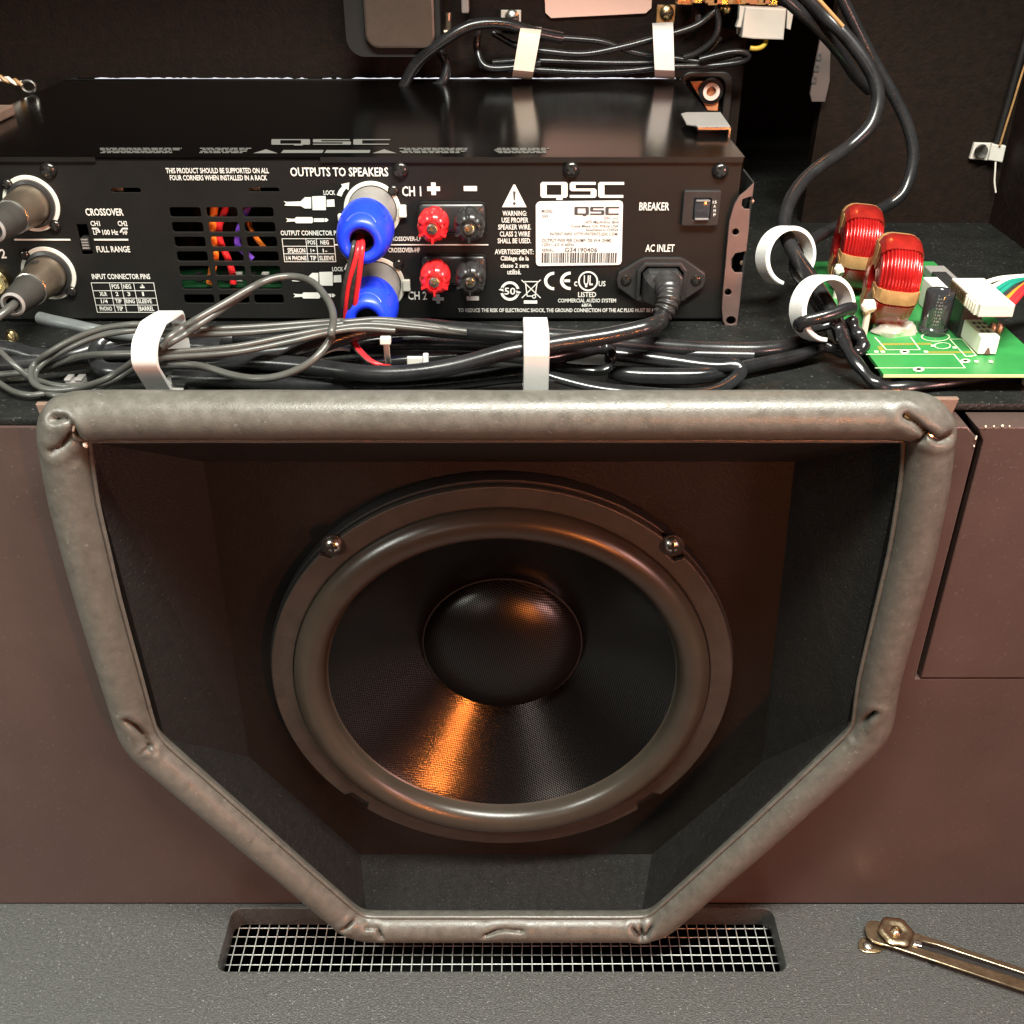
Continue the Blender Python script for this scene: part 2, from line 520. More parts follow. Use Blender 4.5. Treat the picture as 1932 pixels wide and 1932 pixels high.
# back board behind the amplifier, ragged lower edge
YB = 0.812
random.seed(11)
zb = P(900, 146.6, YB).z
xa, xb = -0.319, P(1294, 150, YB).x
edge = []
x = xa
while x < xb:
    px_ = CPX + x / YB * FPX * (CT - (150 - CPX) / FPX * ST)
    k = 0.0008 if 520 < px_ < 780 else 0.00045
    edge.append((x, zb + random.uniform(-1, 0.45) * k - (0.0013 if 560 < px_ < 700 and random.random() < .5 else 0)))
    x += random.uniform(0.0012, 0.0042)
xr = P(1396, 200, YB).x
bo = [(-0.70, SHELF), (xa, SHELF)] + edge + [(xb, SHELF), (xr, SHELF), (xr, CZ + 0.18), (-0.70, CZ + 0.18)]
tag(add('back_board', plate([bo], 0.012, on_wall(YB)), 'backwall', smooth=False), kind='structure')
o = add('lit_strip', box(xa + 0.003, xb - 0.002, 0.850, 0.853, zb - 0.02, zb + 0.012), 'glow', smooth=False)
tag(o, 'thin bright white line of light leaking through the ragged gap behind the amplifier', 'light')
# right back board
YR = 0.758
x0, x1 = P(1528, 300, YR).x, 0.7
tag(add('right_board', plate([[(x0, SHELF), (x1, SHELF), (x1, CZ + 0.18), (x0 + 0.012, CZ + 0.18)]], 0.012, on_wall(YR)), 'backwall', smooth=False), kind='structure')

# ------------------------------------------------------------------ speaker horn with padded rim
baf = [(384, 871), (470, 1428), (680, 1612), (1230, 1612), (1437, 1437), (1500, 871)]
bw = [P(x, y, YF) for x, y in baf]
horn = thing('speaker_horn', P(950, 1745, 0.43), 'flared black speaker enclosure in the brown wall, framed by a fat grey vinyl rim', 'speaker enclosure')
cen = sum(mw, Vector()) / 6
for i, nm in enumerate(('left', 'lower left', 'bottom', 'lower right', 'right', 'top')):
    a, b, c, d = mw[i], mw[(i + 1) % 6], bw[(i + 1) % 6], bw[i]
    n = (b - a).cross(d - a).normalized()
    if n.dot(a - cen) < 0: n = -n
    # subdivided inner face so the board keeps a little unevenness
    q = [a, b, c + (c - b) * 0.02, d + (d - a) * 0.02]
    V = q + [p + n * 0.008 for p in q]
    F = [(0, 1, 2, 3), (7, 6, 5, 4), (0, 4, 5, 1), (1, 5, 6, 2), (2, 6, 7, 3), (3, 7, 4, 0)]
    add('horn_panel', (V, F), 'horn', horn, False)
WC = Vector((P(947, 1295, 0.460).x, 0.460, CZ - 0.3954))
WR = 0.1306
hole = circ(WC.x, WC.z, WR * 0.92, 72)
add('baffle', plate([[(p.x, p.z) for p in bw], hole], 0.012, on_wall(YF)), 'baffle', horn, False)
fl = [P(72, 757, YM), P(1805, 747, YM)] + [p for p in reversed(padw[1:-1])]
add('flange', plate([[(p.x, p.z) for p in fl], [(mcx + (p.x - mcx) * 1.02, mcz + (p.z - mcz) * 1.02) for p in mw]], 0.0030, on_wall(YM - 0.0032), 0.0003), 'flange', horn, False)

# padded rim: swept tube with pinched, folded corners
def densify(pts, step):
    out = []
    n = len(pts)
    for i in range(n):
        a, b = pts[i], pts[(i + 1) % n]
        k = max(1, int((b - a).length / step))
        for j in range(k):
            out.append(a.lerp(b, j / k))
    return out
path = densify(padw, 0.0011)
arr = np.array([[p.x, p.z] for p in path])
for _ in range(34):                      # round the corners
    arr = 0.5 * arr + 0.25 * (np.roll(arr, 1, 0) + np.roll(arr, -1, 0))
for _ in range(6):
    arr = 0.5 * arr + 0.25 * (np.roll(arr, 3, 0) + np.roll(arr, -3, 0))
tan = np.roll(arr, -2, 0) - np.roll(arr, 2, 0)
tan /= np.linalg.norm(tan, axis=1)[:, None]
nor = np.stack([tan[:, 1], -tan[:, 0]], 1)
cxy = arr.mean(0)
if ((arr - cxy) * nor).sum() < 0: nor = -nor
NA = 64
m_ = len(arr)
s_ = np.linspace(0, 2 * np.pi, m_, endpoint=False)
# radius along the rim: top fattest, bottom slimmest
zrel = (arr[:, 1] - arr[:, 1].min()) / (arr[:, 1].max() - arr[:, 1].min())
rad = 0.0091 + 0.0018 * zrel
rng = np.random.default_rng(5)
wob = np.zeros(m_)
for k in range(3, 40):
    wob += rng.normal() * np.sin(k * s_ + rng.uniform(0, 6.28)) / k ** 0.8
rad = rad * (1 + 0.010 * wob)
ang = np.linspace(0, 2 * np.pi, NA, endpoint=False)
Vx = arr[:, None, 0] + rad[:, None] * np.cos(ang)[None] * nor[:, None, 0]
Vz = arr[:, None, 1] + rad[:, None] * np.cos(ang)[None] * nor[:, None, 1]
Vy = YP - rad[:, None] * np.sin(ang)[None] * 1.02
NX = np.cos(ang)[None] * nor[:, None, 0]
NZ = np.cos(ang)[None] * nor[:, None, 1]
NY = -np.sin(ang)[None] * np.ones((m_, 1))
V3 = np.stack([Vx, Vy, Vz], -1).reshape(-1, 3)
N3 = np.stack([NX, NY, NZ], -1).reshape(-1, 3)
creases = [
    ([(101, 788), (125, 786), (139, 795), (141, 809), (130, 827), (118, 840), (100, 848)], 0.0042, 0.0016),
    ([(141, 806), (148, 826), (160, 838)], 0.0060, 0.0016),
    ([(1708, 782), (1726, 795), (1746, 815), (1766, 826), (1790, 822)], 0.0055, 0.0017),
    ([(1746, 815), (1738, 828), (1712, 834)], 0.0035, 0.0015),
    ([(240, 1357), (258, 1373), (275, 1395), (284, 1413)], 0.0048, 0.0014),
    ([(284, 1413), (292, 1424)], 0.0016, 0.0010),
    ([(276, 1412), (266, 1420)], 0.0010, 0.0009),
    ([(1650, 1343), (1635, 1360), (1622, 1382), (1613, 1399)], 0.0046, 0.0014),
    ([(648, 1753), (666, 1745), (680, 1741), (694, 1752), (692, 1733)], 0.0050, 0.0014),
    ([(690, 1756), (712, 1757), (720, 1768)], 0.0034, 0.0012),
    ([(694, 1740), (706, 1733)], 0.0050, 0.0013),
    ([(1196, 1757), (1208, 1772), (1212, 1764), (1205, 1739)], 0.0050, 0.0014),
    ([(1218, 1768), (1230, 1752), (1238, 1738)], 0.0042, 0.0013),
    ([(915, 1766), (935, 1760), (954, 1758), (985, 1760)], 0.0030, 0.0014),
    ([(954, 1733), (954, 1785)], 0.0007, 0.0006),
]
for k in range(7):                       # small stress wrinkles beside the corner pinches
    for bx, by, sg in ((285, 1385, 1), (1640, 1392, -1), (118, 858, 1)):
        creases.append(([(bx + sg * k * 3.4 - 4, by + k * 5 - 8), (bx + sg * k * 3.4 + 9 * sg, by + k * 5 - 14)], 0.00045, 0.0007))
disp = np.zeros(len(V3))
front = N3[:, 1] < 0.25
for pts, dep, w in creases:
    pw = [np.array(P(px, py, YP - 0.0085)) for px, py in pts]
    best = np.full(len(V3), 9.0)
    for a, b in zip(pw[:-1], pw[1:]):
        ab = b - a
        t = np.clip(((V3 - a) @ ab) / (ab @ ab), 0, 1)
        dd = V3 - (a + t[:, None] * ab)
        dd[:, 1] *= 0.35
        best = np.minimum(best, np.linalg.norm(dd, axis=1))
    g = -1.3 * dep * np.exp(-(best / (0.62 * w)) ** 2) + 0.12 * dep * np.exp(-((best - 2.9 * w) / (1.5 * w)) ** 2)
    disp += np.where(front, g, 0)
V3 = V3 + N3 * disp[:, None]
idx = np.arange(m_ * NA).reshape(m_, NA)
q = np.stack([idx, np.roll(idx, -1, 1), np.roll(np.roll(idx, -1, 0), -1, 1), np.roll(idx, -1, 0)], -1).reshape(-1, 4)
add('padded_rim', (V3.tolist(), [tuple(int(i) for i in f) for f in q]), 'pad', horn, True, ang=80)
inner = [(a - n * (r + 0.0010)) for a, n, r in zip(arr, nor, rad)]
lip = [Vector((float(p[0]), YP - 0.0012, float(p[1]))) for p in inner[::4]]
V, F = tube(lip + lip[:1], 0.0011, 8, caps=False)
add('seam', (V, F), 'pad', horn)

for (xa_, ya_, xb_, yb_, mm, rr_) in ((143, 797, 138, 811, 'nylonwarm', .0007), (1707, 783, 1716, 789, 'brass', .0006), (1750, 816, 1761, 823, 'brass', .0008), (160, 836, 164, 842, 'nylonwarm', .0006)):
    a_, b_ = P(xa_, ya_, YP - .0080), P(xb_, yb_, YP - .0080)
    add('staple', tube([a_, a_.lerp(b_, .5) + Vector((0, -.0006, 0)), b_], rr_, 8, 1.6), mm, horn)
# ------------------------------------------------------------------ woofer
woof = thing('woofer', (WC.x, YF, WC.z - WR), 'round black woofer with grey rubber surround and woven cone inside the padded enclosure', 'loudspeaker')
def wang(px, py):
    p = P(px, py, WC.y)
    return math.atan2(p.z - WC.z, p.x - WC.x)
notches = [(wang(674, 1512), R(3.3), 0.9625), (wang(1225, 1512), R(3.3), 0.9625), (wang(625, 1040), R(2.6), 0.955), (wang(1270, 1040), R(2.6), 0.955)]
out = []
for k in range(360):
    a = -math.pi + k * 2 * math.pi / 360
    r = WR
    for na, hw, f in notches:
        dlt = abs((a - na + math.pi) % (2 * math.pi) - math.pi)
        if dlt < hw: r = WR * f
    out.append((WC.x + r * math.cos(a), WC.z + r * math.sin(a)))
r1, r0 = WR * 0.905, WR * 0.766
add('gasket_ring', plate([out, circ(WC.x, WC.z, r1, 120)], 0.0042, on_wall(WC.y), 0.0008), 'basket', woof)
add('basket_rim', plate([circ(WC.x, WC.z, WR * 1.012, 120), circ(WC.x, WC.z, WR * .93, 120)], 0.0095, on_wall(WC.y + 0.0045), 0.0006), 'rim', woof)
prof = [(r1 + 0.0006, -0.004), (r1, 0.0005)]
mid, hw = (r1 + r0) / 2, (r1 - r0) / 2
for k in range(15):
    t = math.pi * k / 14
    prof.append((mid + hw * 0.97 * math.cos(t), 0.0085 * math.sin(t) - 0.0008))
prof += [(r0 - 0.0002, -0.0030), (r0 - 0.0015, -0.0042)]
add('surround', lathe(prof, 160, WC), 'surround', woof)
rc = 0.0473
dz = 0.0380
cone = []
for k in range(25):
    t = k / 24
    cone.append((r0 - 0.001 - (r0 - rc - 0.001) * t, -0.0036 - (dz - 0.0036) * (t ** 0.93)))
add('cone', lathe(cone, 200, WC), 'cone', woof, ang=80)
add('cap_ring', lathe([(rc + 0.0010, -dz + 0.0002), (rc + 0.0007, -dz + 0.0008), (rc - 0.0001, -dz + 0.0008), (rc - 0.0006, -dz - 0.001)], 120, WC), 'rim', woof)
cap = [(rc * math.sin(t), -dz - 0.001 + 0.0195 * math.cos(t)) for t in [math.pi / 2 * (1 - k / 22) for k in range(23)]]
cap[-1] = (1e-4, cap[-1][1])
add('dust_cap', lathe(cap, 120, WC), 'cap', woof, ang=80)
add('back_cover', lathe([(WR * .91, -0.012), (WR * .6, -0.06), (0.001, -0.06)], 64, WC), 'dark', woof)

def screw_mesh(r, h, mname, parent, loc, name='screw', rot=None):
    prof = [(r, 0), (r * 0.98, h * 0.35), (r * 0.8, h * 0.75), (r * 0.5, h * 0.95), (1e-4, h)]
    s = add(name, lathe(prof, 20), mname, parent, loc=loc, rot=rot)
    w = r * 0.16
    hh = h * 1.0
    V, F = join(box(-r * .55, r * .55, -hh - 0.00012, -hh * .7, -w, w), box(-w, w, -hh - 0.0002, -hh * .7, -r * .55, r * .55))
    add('dark_cross', (V, F), 'dark', s, False, loc=loc, rot=(0, R(random.uniform(0, 90)), 0))  # proud dark cross standing in for the shade of a recess
    return s
random.seed(2)
for px, py in ((627, 1034), (1270, 1034)):
    p = P(px, py, WC.y - 0.004)
    s = screw_mesh(0.0048, 0.0050, 'steel', woof, (p.x, WC.y + 0.001, p.z), 'screw')
    add('washer', lathe([(0.0066, 0), (0.0066, 0.0012), (0.004, 0.0014)], 24, (p.x, WC.y + 0.0012, p.z - 0.0012)), 'rim', woof)

# ------------------------------------------------------------------ wire mesh under the slot
wm = thing('wire_mesh', (0, SY0, LEDGE - 0.017), 'galvanised square wire mesh screwed under the slot in the ledge', 'wire mesh')
MZ = LEDGE - 0.0170
def wiremesh(axis, length):
    pts = []
    for k in range(25):
        t = k / 24 * length - length / 2
        pts.append(Vector((t, 0, 0) if axis == 0 else (0, t, 0)))
    me = bpy.data.meshes.new('wire')
    V, F = tube(pts, 0.00036, 6)
    me.from_pydata([tuple(v) for v in V], [], F)
    return me
wx = wiremesh(0, SX1 - SX0 + 0.02)
wy = wiremesh(1, SY1 - SY0 + 0.016)
random.seed(8)
x = SX0 - 0.004
while x < SX1 + 0.004:
    link('wire', wy, 'wire', wm, loc=(x, (SY0 + SY1) / 2, MZ), rot=(0, 0, R(random.gauss(0, .35))))
    x += 0.00615 + random.gauss(0, 0.00008)
y = SY0 - 0.002
while y < SY1 + 0.006:
    link('wire', wx, 'wire', wm, loc=((SX0 + SX1) / 2, y, MZ - 0.0007), rot=(0, 0, R(random.gauss(0, .08))))
    y += 0.0064

# ------------------------------------------------------------------ lid stay on the ledge
LT = LEDGE + 0.0045
stay = thing('lid_stay', Zp(*e6(300, 480), LEDGE), 'antique brass folding lid stay with slotted arm and wavy disc on the ledge, lower right', 'lid stay')
def fpts(lst, z, cf): return [tuple(Zp(*cf(*p), z).xy) for p in lst]
arm = fpts([(232, 300), (250, 235), (310, 208), (400, 225), (800, 352), (2600, 945), (2600, 1185), (600, 518), (330, 440), (262, 385)], LT, e6)
slot = fpts([(770, 418), (1000, 472), (1932, 778), (2500, 968), (2500, 1045), (1800, 806), (1000, 560), (790, 500)], LT, e6)
add('arm', plate([arm, slot], 0.0012, on_floor(LT + 0.0012), 0.0003), 'bronze', stay)
sl = [(a, b) for a, b in fpts([(700, 430), (2600, 1010), (2600, 1090), (700, 520)], LT - 0.0025, e6)]
add('inner_arm', plate([sl], 0.0010, on_floor(LT - 0.0015)), 'rim', stay, False)
bp_ = [tuple(Zp(*e6(*p), LEDGE + 0.001).xy) for p in [(165, 480), (165, 430), (205, 385), (290, 380), (360, 410), (430, 470), (470, 480), (440, 500), (400, 540), (330, 548), (230, 540), (185, 515)]]
add('foot', plate([bp_], 0.0012, on_floor(LEDGE + 0.0014), 0.0003), 'bronze', stay)
p = Zp(*e6(272, 470), LEDGE + 0.0015)
s = add('foot_screw', lathe([(0.0032, 0), (0.0028, 0.0009), (0.0016, 0.0014), (1e-4, 0.0015)], 20, p, 'Z'), 'steel', stay)
dc = Zp(*e6(565, 325), LT + 0.003)
lob = lambda a: 1 + 0.045 * math.cos(6 * a + 0.6)
dr = 178 * 0.1771 * depth(dc) / FPX
add('pivot_disc', lathe([(dr, 0), (dr, 0.0010), (dr * .9, 0.0017), (dr * .62, 0.0019), (dr * .45, 0.0013), (dr * .33, 0.0013), (dr * .22, 0.0024), (dr * .1, 0.0027), (1e-4, 0.0027)], 72, dc, 'Z', lob), 'bronze', stay)
add('rivet', lathe([(dr * .12, 0.0027), (dr * .12, 0.0036), (dr * .08, 0.0042), (1e-4, 0.0043)], 18, dc, 'Z'), 'brass', stay)
p = Zp(*e6(790, 465), LT)
add('slide_block', xf(box(-0.0026, 0.0026, -0.0019, 0.0019, -0.002, 0.0022, 0.0005), Matrix.Translation(p) @ Matrix.Rotation(R(-16), 4, 'Z')), 'steel', stay, False)
p = Zp(*e6(963, 665), LEDGE + 0.0006)
o = add('small_hole_plug', lathe([(0.0016, 0), (0.0014, 0.0004), (1e-4, 0.0004)], 14, p, 'Z'), 'dark')
tag(o, 'tiny black speck of a plugged hole in the ledge below the brass arm', 'plug')

# ------------------------------------------------------------------ amplifier
amp = thing('power_amplifier', (-0.1, YA, AZ0), 'wide black rack power amplifier with white printed rear panel, standing on the shelf', 'amplifier')
AX0, AX1 = -0.318, P(1401, 302, YA).x
def wp(cf, x, y, Y=YA):
    p = P(*cf(x, y), Y)
    return p.x, p.z
holes = []
rowsy = [(430, 497), (533, 602), (635, 705), (737, 805), (838, 905), (938, 1000), (1037, 1098), (1137, 1196)]
colsx = [(1175, 1393), (1432, 1648), (1686, 1900)]
for (ya, yb) in rowsy:
    for (xa_, xb_) in colsx:
        X0 = wp(c4, xa_, 430)[0]; X1 = wp(c4, xb_, 430)[0]
        Zt = wp(c4, 1500, ya)[1]; Zb = wp(c4, 1500, yb)[1]
        if Zb < AZ0 + 0.003: continue
        holes.append(rrect(X0, X1, Zb, Zt, 0.0013, 3))
for cf, x0, x1, y0, y1 in ((c4, 765, 990, 290, 332), (c5, 38, 300, 275, 318)):
    a, b = wp(cf, x0, y0), wp(cf, x1, y1)
    holes.append(rrect(a[0], b[0], b[1], a[1], 0.0018, 3))
a, b = wp(c4, 540, 548), wp(c4, 620, 758)
a2 = wp(c4, 530, 548)
SWX = (a2[0], a2[0] + (wp(c4, 605, 548)[0] - a2[0]))
holes.append([(SWX[0], b[1]), (SWX[1], b[1]), (SWX[1], a[1]), (SWX[0], a[1])])
panel = add('rear_panel', plate([[(AX0, AZ0), (AX1, AZ0), (AX1, AZ1), (AX0, AZ1)]] + holes, 0.0014, on_wall(YA), 0.0002), 'amp', amp, False)
YE = 0.797
lipz = AZ1 + 0.0012
case = join(box(AX0 - .001, AX1 + .001, YA - 0.0006, YE, AZ1 + 0.0002, lipz),
            box(AX1 + 0.0002, AX1 + 0.0012, YA + 0.0016, YE, AZ0, AZ1), box(AX0 - 0.0012, AX0 - 0.0002, YA + 0.0016, YE, AZ0, AZ1),
            box(AX0, AX1, YA + 0.0016, YE, AZ0 - 0.0012, AZ0 - 0.0002), box(AX0, AX1, YE + .0002, YE + .0012, AZ0, AZ1 + 0.0014))
add('case', case, 'lid', amp, False)
add('back_lip', box(AX0, AX1 - 0.002, YE + 0.0015, YE + 0.003, AZ1, lipz + 0.0006, 0.0002), 'amp', amp, False)
for fx in (AX0 + 0.03, AX1 - 0.03):
    for fy in (YA + 0.03, YE - 0.03):
        add('foot', lathe([(0.008, 0.0), (0.007, -0.0013)], 16, (fx, fy, AZ0 - 0.0012), 'Z'), 'rim', amp)
# lid lip along the top edge
x0 = wp(c4, 668, 95)[0]
x1 = wp(c5, 620, 45)[0]
add('lid_lip', box(AX0, x0, YA - 0.0014, YA - 0.0007, AZ1 - 0.0010, lipz), 'amp', amp, False)
add('lid_lip', box(x1, AX1, YA - 0.0014, YA - 0.0007, AZ1 - 0.0014, lipz), 'amp', amp, False)
# internals seen through the grille
add('black_inner_sheet', box(-0.2, -0.05, YA + 0.06, YA + 0.062, AZ0, AZ1 - .003), 'dark', amp, False)  # plain black sheet put in for the darkness inside the case
ip = wp(c4, 1270, 985)
add('inner_board', box(AX0 + .12, -0.10, YA + 0.008, YA + 0.05, ip[1] - 0.003, ip[1] - 0.0015), 'innerpcb', amp, False)
for k in range(9):
    xx = ip[0] + 0.004 + k * 0.0075
    add('chip', box(xx, xx + 0.004, YA + 0.012, YA + 0.016, ip[1] - 0.001, ip[1] + 0.0035, 0.0003), 'pale' if k % 2 else 'blackplastic', amp, False)
def inwire(pts, m, r=0.0017, Y=YA + 0.006):
    w = [P(*c4(*p), Y) for p in pts]
    add('inner_wire', tube(catmull(w, 6), r, 10), m, amp)
inwire([(1500, 380), (1488, 470), (1480, 580), (1487, 680), (1497, 770), (1480, 860), (1462, 960)], 'wireorange', 0.0021)
inwire([(1590, 380), (1560, 470), (1525, 570), (1535, 670), (1580, 770), (1615, 870), (1625, 960)], 'wirered', 0.0019, YA + 0.007)
inwire([(1730, 380), (1710, 470), (1740, 560), (1790, 650), (1850, 720)], 'wireorange', 0.0014, YA + 0.013)
inwire([(1745, 380), (1715, 460), (1690, 520), (1660, 600), (1660, 700), (1760, 790)], 'wirepurple', 0.0017, YA + 0.009)
for cf, x0, x1, yy in ((c4, 765, 990, 311), (c5, 38, 300, 296)):
    a, b = wp(cf, x0, yy), wp(cf, x1, yy)
    add('inner_bracket', box(a[0] - .004, b[0] - .012, YA + 0.005, YA + 0.008, a[1] - 0.006, a[1] + 0.0005, 0.0004), 'plug', amp, False)
# crossover switch
add('switch_well', box(SWX[0] - .001, SWX[1] + .001, YA + 0.005, YA + 0.006, b[1] - .012, a[1] + .012), 'dark', amp, False)
zs0, zs1 = wp(c4, 600, 725)[1], wp(c4, 600, 640)[1]
sw = add('slide_switch', box(SWX[0] + 0.0010, SWX[1] - 0.0004, YA - 0.0012, YA + 0.0045, zs0, zs1, 0.0002), 'blackplastic', amp, False)
for k in range(4):
    zz = zs0 + (zs1 - zs0) * (0.15 + 0.23 * k)
    add('ridge', box(SWX[0] + 0.0014, SWX[1] - 0.0008, YA - 0.0017, YA - 0.0011, zz, zz + 0.0007), 'collar', sw, False)

# --- print on the rear panel
YPR = YA - 0.0005
def flatmesh(name, polys, m, parent, Y):
    V, F = [], []
    for pl in polys:
        k = len(V)
        V += [(a, Y, b) for a, b in pl]
        F.append(tuple(range(k, k + len(pl))))
    return add(name, (V, F), m, parent, False)
def rectp(cf, x0, y0, x1, y1, Y=YPR):
    a = P(*cf(x0, (y0 + y1) / 2), Y).x; b = P(*cf(x1, (y0 + y1) / 2), Y).x
    return [(a, P(*cf(x0, y1), Y).z), (b, P(*cf(x0, y1), Y).z), (b, P(*cf(x0, y0), Y).z), (a, P(*cf(x0, y0), Y).z)]
def polyp(cf, pts, Y=YPR): return [wp(cf, x, y, Y) for x, y in pts]
def textmesh(s, bold):
    cu = bpy.data.curves.new('text', 'FONT')
    cu.body = s
    cu.offset = bold
    cu.resolution_u = 2
    cu.fill_mode = 'FRONT'
    ob = bpy.data.objects.new('text', cu)
    me = bpy.data.meshes.new_from_object(ob)
    v = np.array([tuple(p.co) for p in me.vertices])
    f = [tuple(p.vertices) for p in me.polygons]
    bpy.data.objects.remove(ob); bpy.data.curves.remove(cu); bpy.data.meshes.remove(me)
    lo, hi = v.min(0), v.max(0)
    return (v[:, :2] - lo[:2]) / (hi[:2] - lo[:2]), f
def txt(s, cf, bx, m='print', parent=None, bold=0.012, Y=YPR):
    v, f = textmesh(s, bold)
    x0, y0, x1, y1 = bx
    ym = (y0 + y1) / 2
    X0, X1 = P(*cf(x0, ym), Y).x, P(*cf(x1, ym), Y).x
    Z0, Z1 = P(*cf(x0, y1), Y).z, P(*cf(x0, y0), Y).z
    return add('lettering', ([(X0 + a * (X1 - X0), Y, Z0 + b * (Z1 - Z0)) for a, b in v], f), m, parent or panel, False)
for s, bx in (('THIS PRODUCT SHOULD BE SUPPORTED ON ALL', (1155, 155, 1872, 193)), ('FOUR CORNERS WHEN INSTALLED IN A RACK', (1183, 205, 1860, 242)),
              ('CROSSOVER', (595, 437, 858, 488)), ('CH1', (630, 524, 695, 560)), ('CH2', (820, 524, 886, 560)), ('LF', (650, 590, 682, 620)),
              ('100 Hz', (713, 585, 822, 622)), ('HF', (855, 592, 888, 620)), ('FULL RANGE', (672, 700, 905, 743)), ('2', (2, 720, 40, 785)),
              ('INPUT CONNECTOR PINS', (640, 893, 1045, 930)), ('POS', (778, 965, 830, 997)), ('NEG', (858, 965, 912, 997)), ('XLR', (693, 1018, 745, 1047)),
              ('2', (805, 1018, 825, 1047)), ('3', (887, 1018, 907, 1047)), ('1', (990, 1018, 1002, 1047)), ('1/4', (703, 1070, 750, 1098)), ('TIP', (803, 1070, 847, 1098)),
              ('RING', (875, 1070, 938, 1098)), ('SLEEVE', (960, 1070, 1057, 1098)), ('PHONO', (695, 1120, 780, 1150)), ('TIP', (812, 1120, 857, 1150)), ('BARREL', (972, 1120, 1072, 1150))):
    txt(s, c4, bx, bold=0.02)
for s, bx in (('OUTPUTS TO SPEAKERS', (378, 118, 1158, 190)), ('LOCK', (643, 300, 735, 338)), ('LOCK', (712, 910, 800, 945)), ('CH 1', (1268, 268, 1420, 348)),
              ('CH 2', (1315, 1105, 1465, 1172)), ('OUTPUT CONNECTOR PINS', (302, 620, 800, 660)), ('POS', (517, 698, 578, 732)), ('NEG', (618, 698, 685, 732)),
              ('SPEAKON', (357, 760, 497, 798)), ('1+', (540, 765, 574, 795)), ('1-', (637, 765, 672, 795)), ('1/4 PHONE', (345, 822, 508, 858)), ('TIP', (537, 822, 585, 858)),
              ('SLEEVE', (610, 822, 725, 858)), ('CROSSOVER-LF', (1157, 668, 1420, 704)), ('CROSSOVER-HF', (1157, 757, 1410, 795))):
    txt(s, c5, bx, bold=0.018)
for s, bx in (('WARNING:', (320, 360, 470, 392)), ('USE PROPER', (315, 402, 480, 434)), ('SPEAKER WIRE.', (293, 445, 497, 477)), ('CLASS 2 WIRE', (303, 488, 490, 520)),
              ('SHALL BE USED.', (290, 530, 497, 562)), ('AVERTISSEMENT:', (272, 598, 512, 630)), ('C\u00e2blage de la', (308, 640, 483, 677)), ('classe 2 sera', (308, 685, 483, 713)),
              ('utilis\u00e9.', (350, 722, 435, 755)), ('c', (763, 797, 783, 828)), ('US', (915, 795, 958, 828)), ('UL', (823, 760, 880, 822)), ('LISTED', (788, 863, 900, 895)),
              ('COMMERCIAL AUDIO SYSTEM', (663, 904, 1023, 928)), ('68FA', (810, 934, 873, 955)), ('BREAKER', (1167, 308, 1353, 358)), ('AC INLET', (1205, 568, 1385, 615)),
              ('TO REDUCE THE RISK OF ELECTRONIC SHOCK, THE GROUND CONNECTION OF THE AC PLUG MUST BE M', (45, 964, 1262, 992)), ('50', (332, 836, 400, 880))):
    txt(s, c6, bx, bold=0.016)
# rules, tables and pictograms
rules = [rectp(c4, 655, 649, 893, 661), rectp(c4, 100, 649, 490, 661), rectp(c4, 640, 572, 682, 583), rectp(c4, 850, 572, 890, 583),
         polyp(c4, [(682, 572), (700, 603), (690, 607), (676, 583)]), polyp(c4, [(850, 572), (832, 603), (842, 607), (856, 583)]),
         rectp(c5, 726, 729, 1955, 739), rectp(c6, 80, 207, 162, 238), rectp(c5, 1782, 1143, 1880, 1177),
         rectp(c5, 1468, 270, 1500, 306), rectp(c5, 1500, 238, 1537, 338), rectp(c5, 1537, 270, 1570, 306),
         rectp(c5, 1510, 1152, 1540, 1178), rectp(c5, 1540, 1128, 1570, 1202), rectp(c5, 1570, 1152, 1600, 1178),
         rectp(c6, 452, 915, 535, 935)]
for pl in rules: flatmesh('printed_line', [pl], 'print', panel, YPR)
def table(cf, xs, ys, skip=()):
    top = ys[0]
    X = [P(*cf(x, top), YPR).x for x in xs]
    Zs = [P(*cf(xs[0], y), YPR).z for y in ys]
    w = 0.00016
    pol = [[(X[0] - w, z - w), (X[-1] + w, z - w), (X[-1] + w, z + w), (X[0] - w, z + w)] for z in Zs]
    for xx in X:
        for za, zb_ in zip(Zs[:-1], Zs[1:]):
            pol.append([(xx - w, zb_ + w), (xx + w, zb_ + w), (xx + w, za - w), (xx - w, za - w)])
    flatmesh('printed_table', pol, 'print', panel, YPR - 0.0001)
table(c4, [635, 762, 843, 930, 1070], [955, 1010, 1062, 1110, 1160])
table(c5, [313, 502, 585, 725], [685, 745, 805, 868])
for q4 in ((975, 985, 1008, 992), (988, 966, 995, 985), (980, 975, 984, 985), (999, 975, 1003, 985)): flatmesh('printed_line', [rectp(c4, *q4)], 'print', panel, YPR)
def icons(dx, dy, k=1.0):
    f = lambda L: polyp(c5, [(x * k + dx, y * k + dy) for x, y in L])
    pol = [f([(325, 385), (350, 392), (460, 388), (495, 355), (545, 355), (545, 445), (495, 445), (460, 425), (350, 423), (330, 420), (345, 405)]),
           f([(552, 348), (660, 345), (662, 458), (556, 458)]), f([(668, 375), (728, 372), (732, 430), (668, 432)]),
           f([(342, 520), (360, 525), (412, 527), (425, 513), (552, 513), (560, 525), (560, 552), (552, 562), (425, 562), (412, 548), (360, 550), (345, 553), (358, 537)]),
           f([(566, 523), (648, 523), (648, 552), (566, 552)]), f([(652, 523), (668, 523), (683, 537), (668, 551), (652, 551)])]
    flatmesh('pictogram', pol, 'print' if k == 1 else 'print', panel, YPR)
icons(0, 0)
icons(65, 608, 0.985)
flatmesh('pictogram', [polyp(c5, [(748, 338), (765, 300), (792, 268), (783, 252), (848, 238), (842, 300), (824, 285), (800, 315), (786, 350)])], 'print', panel, YPR)
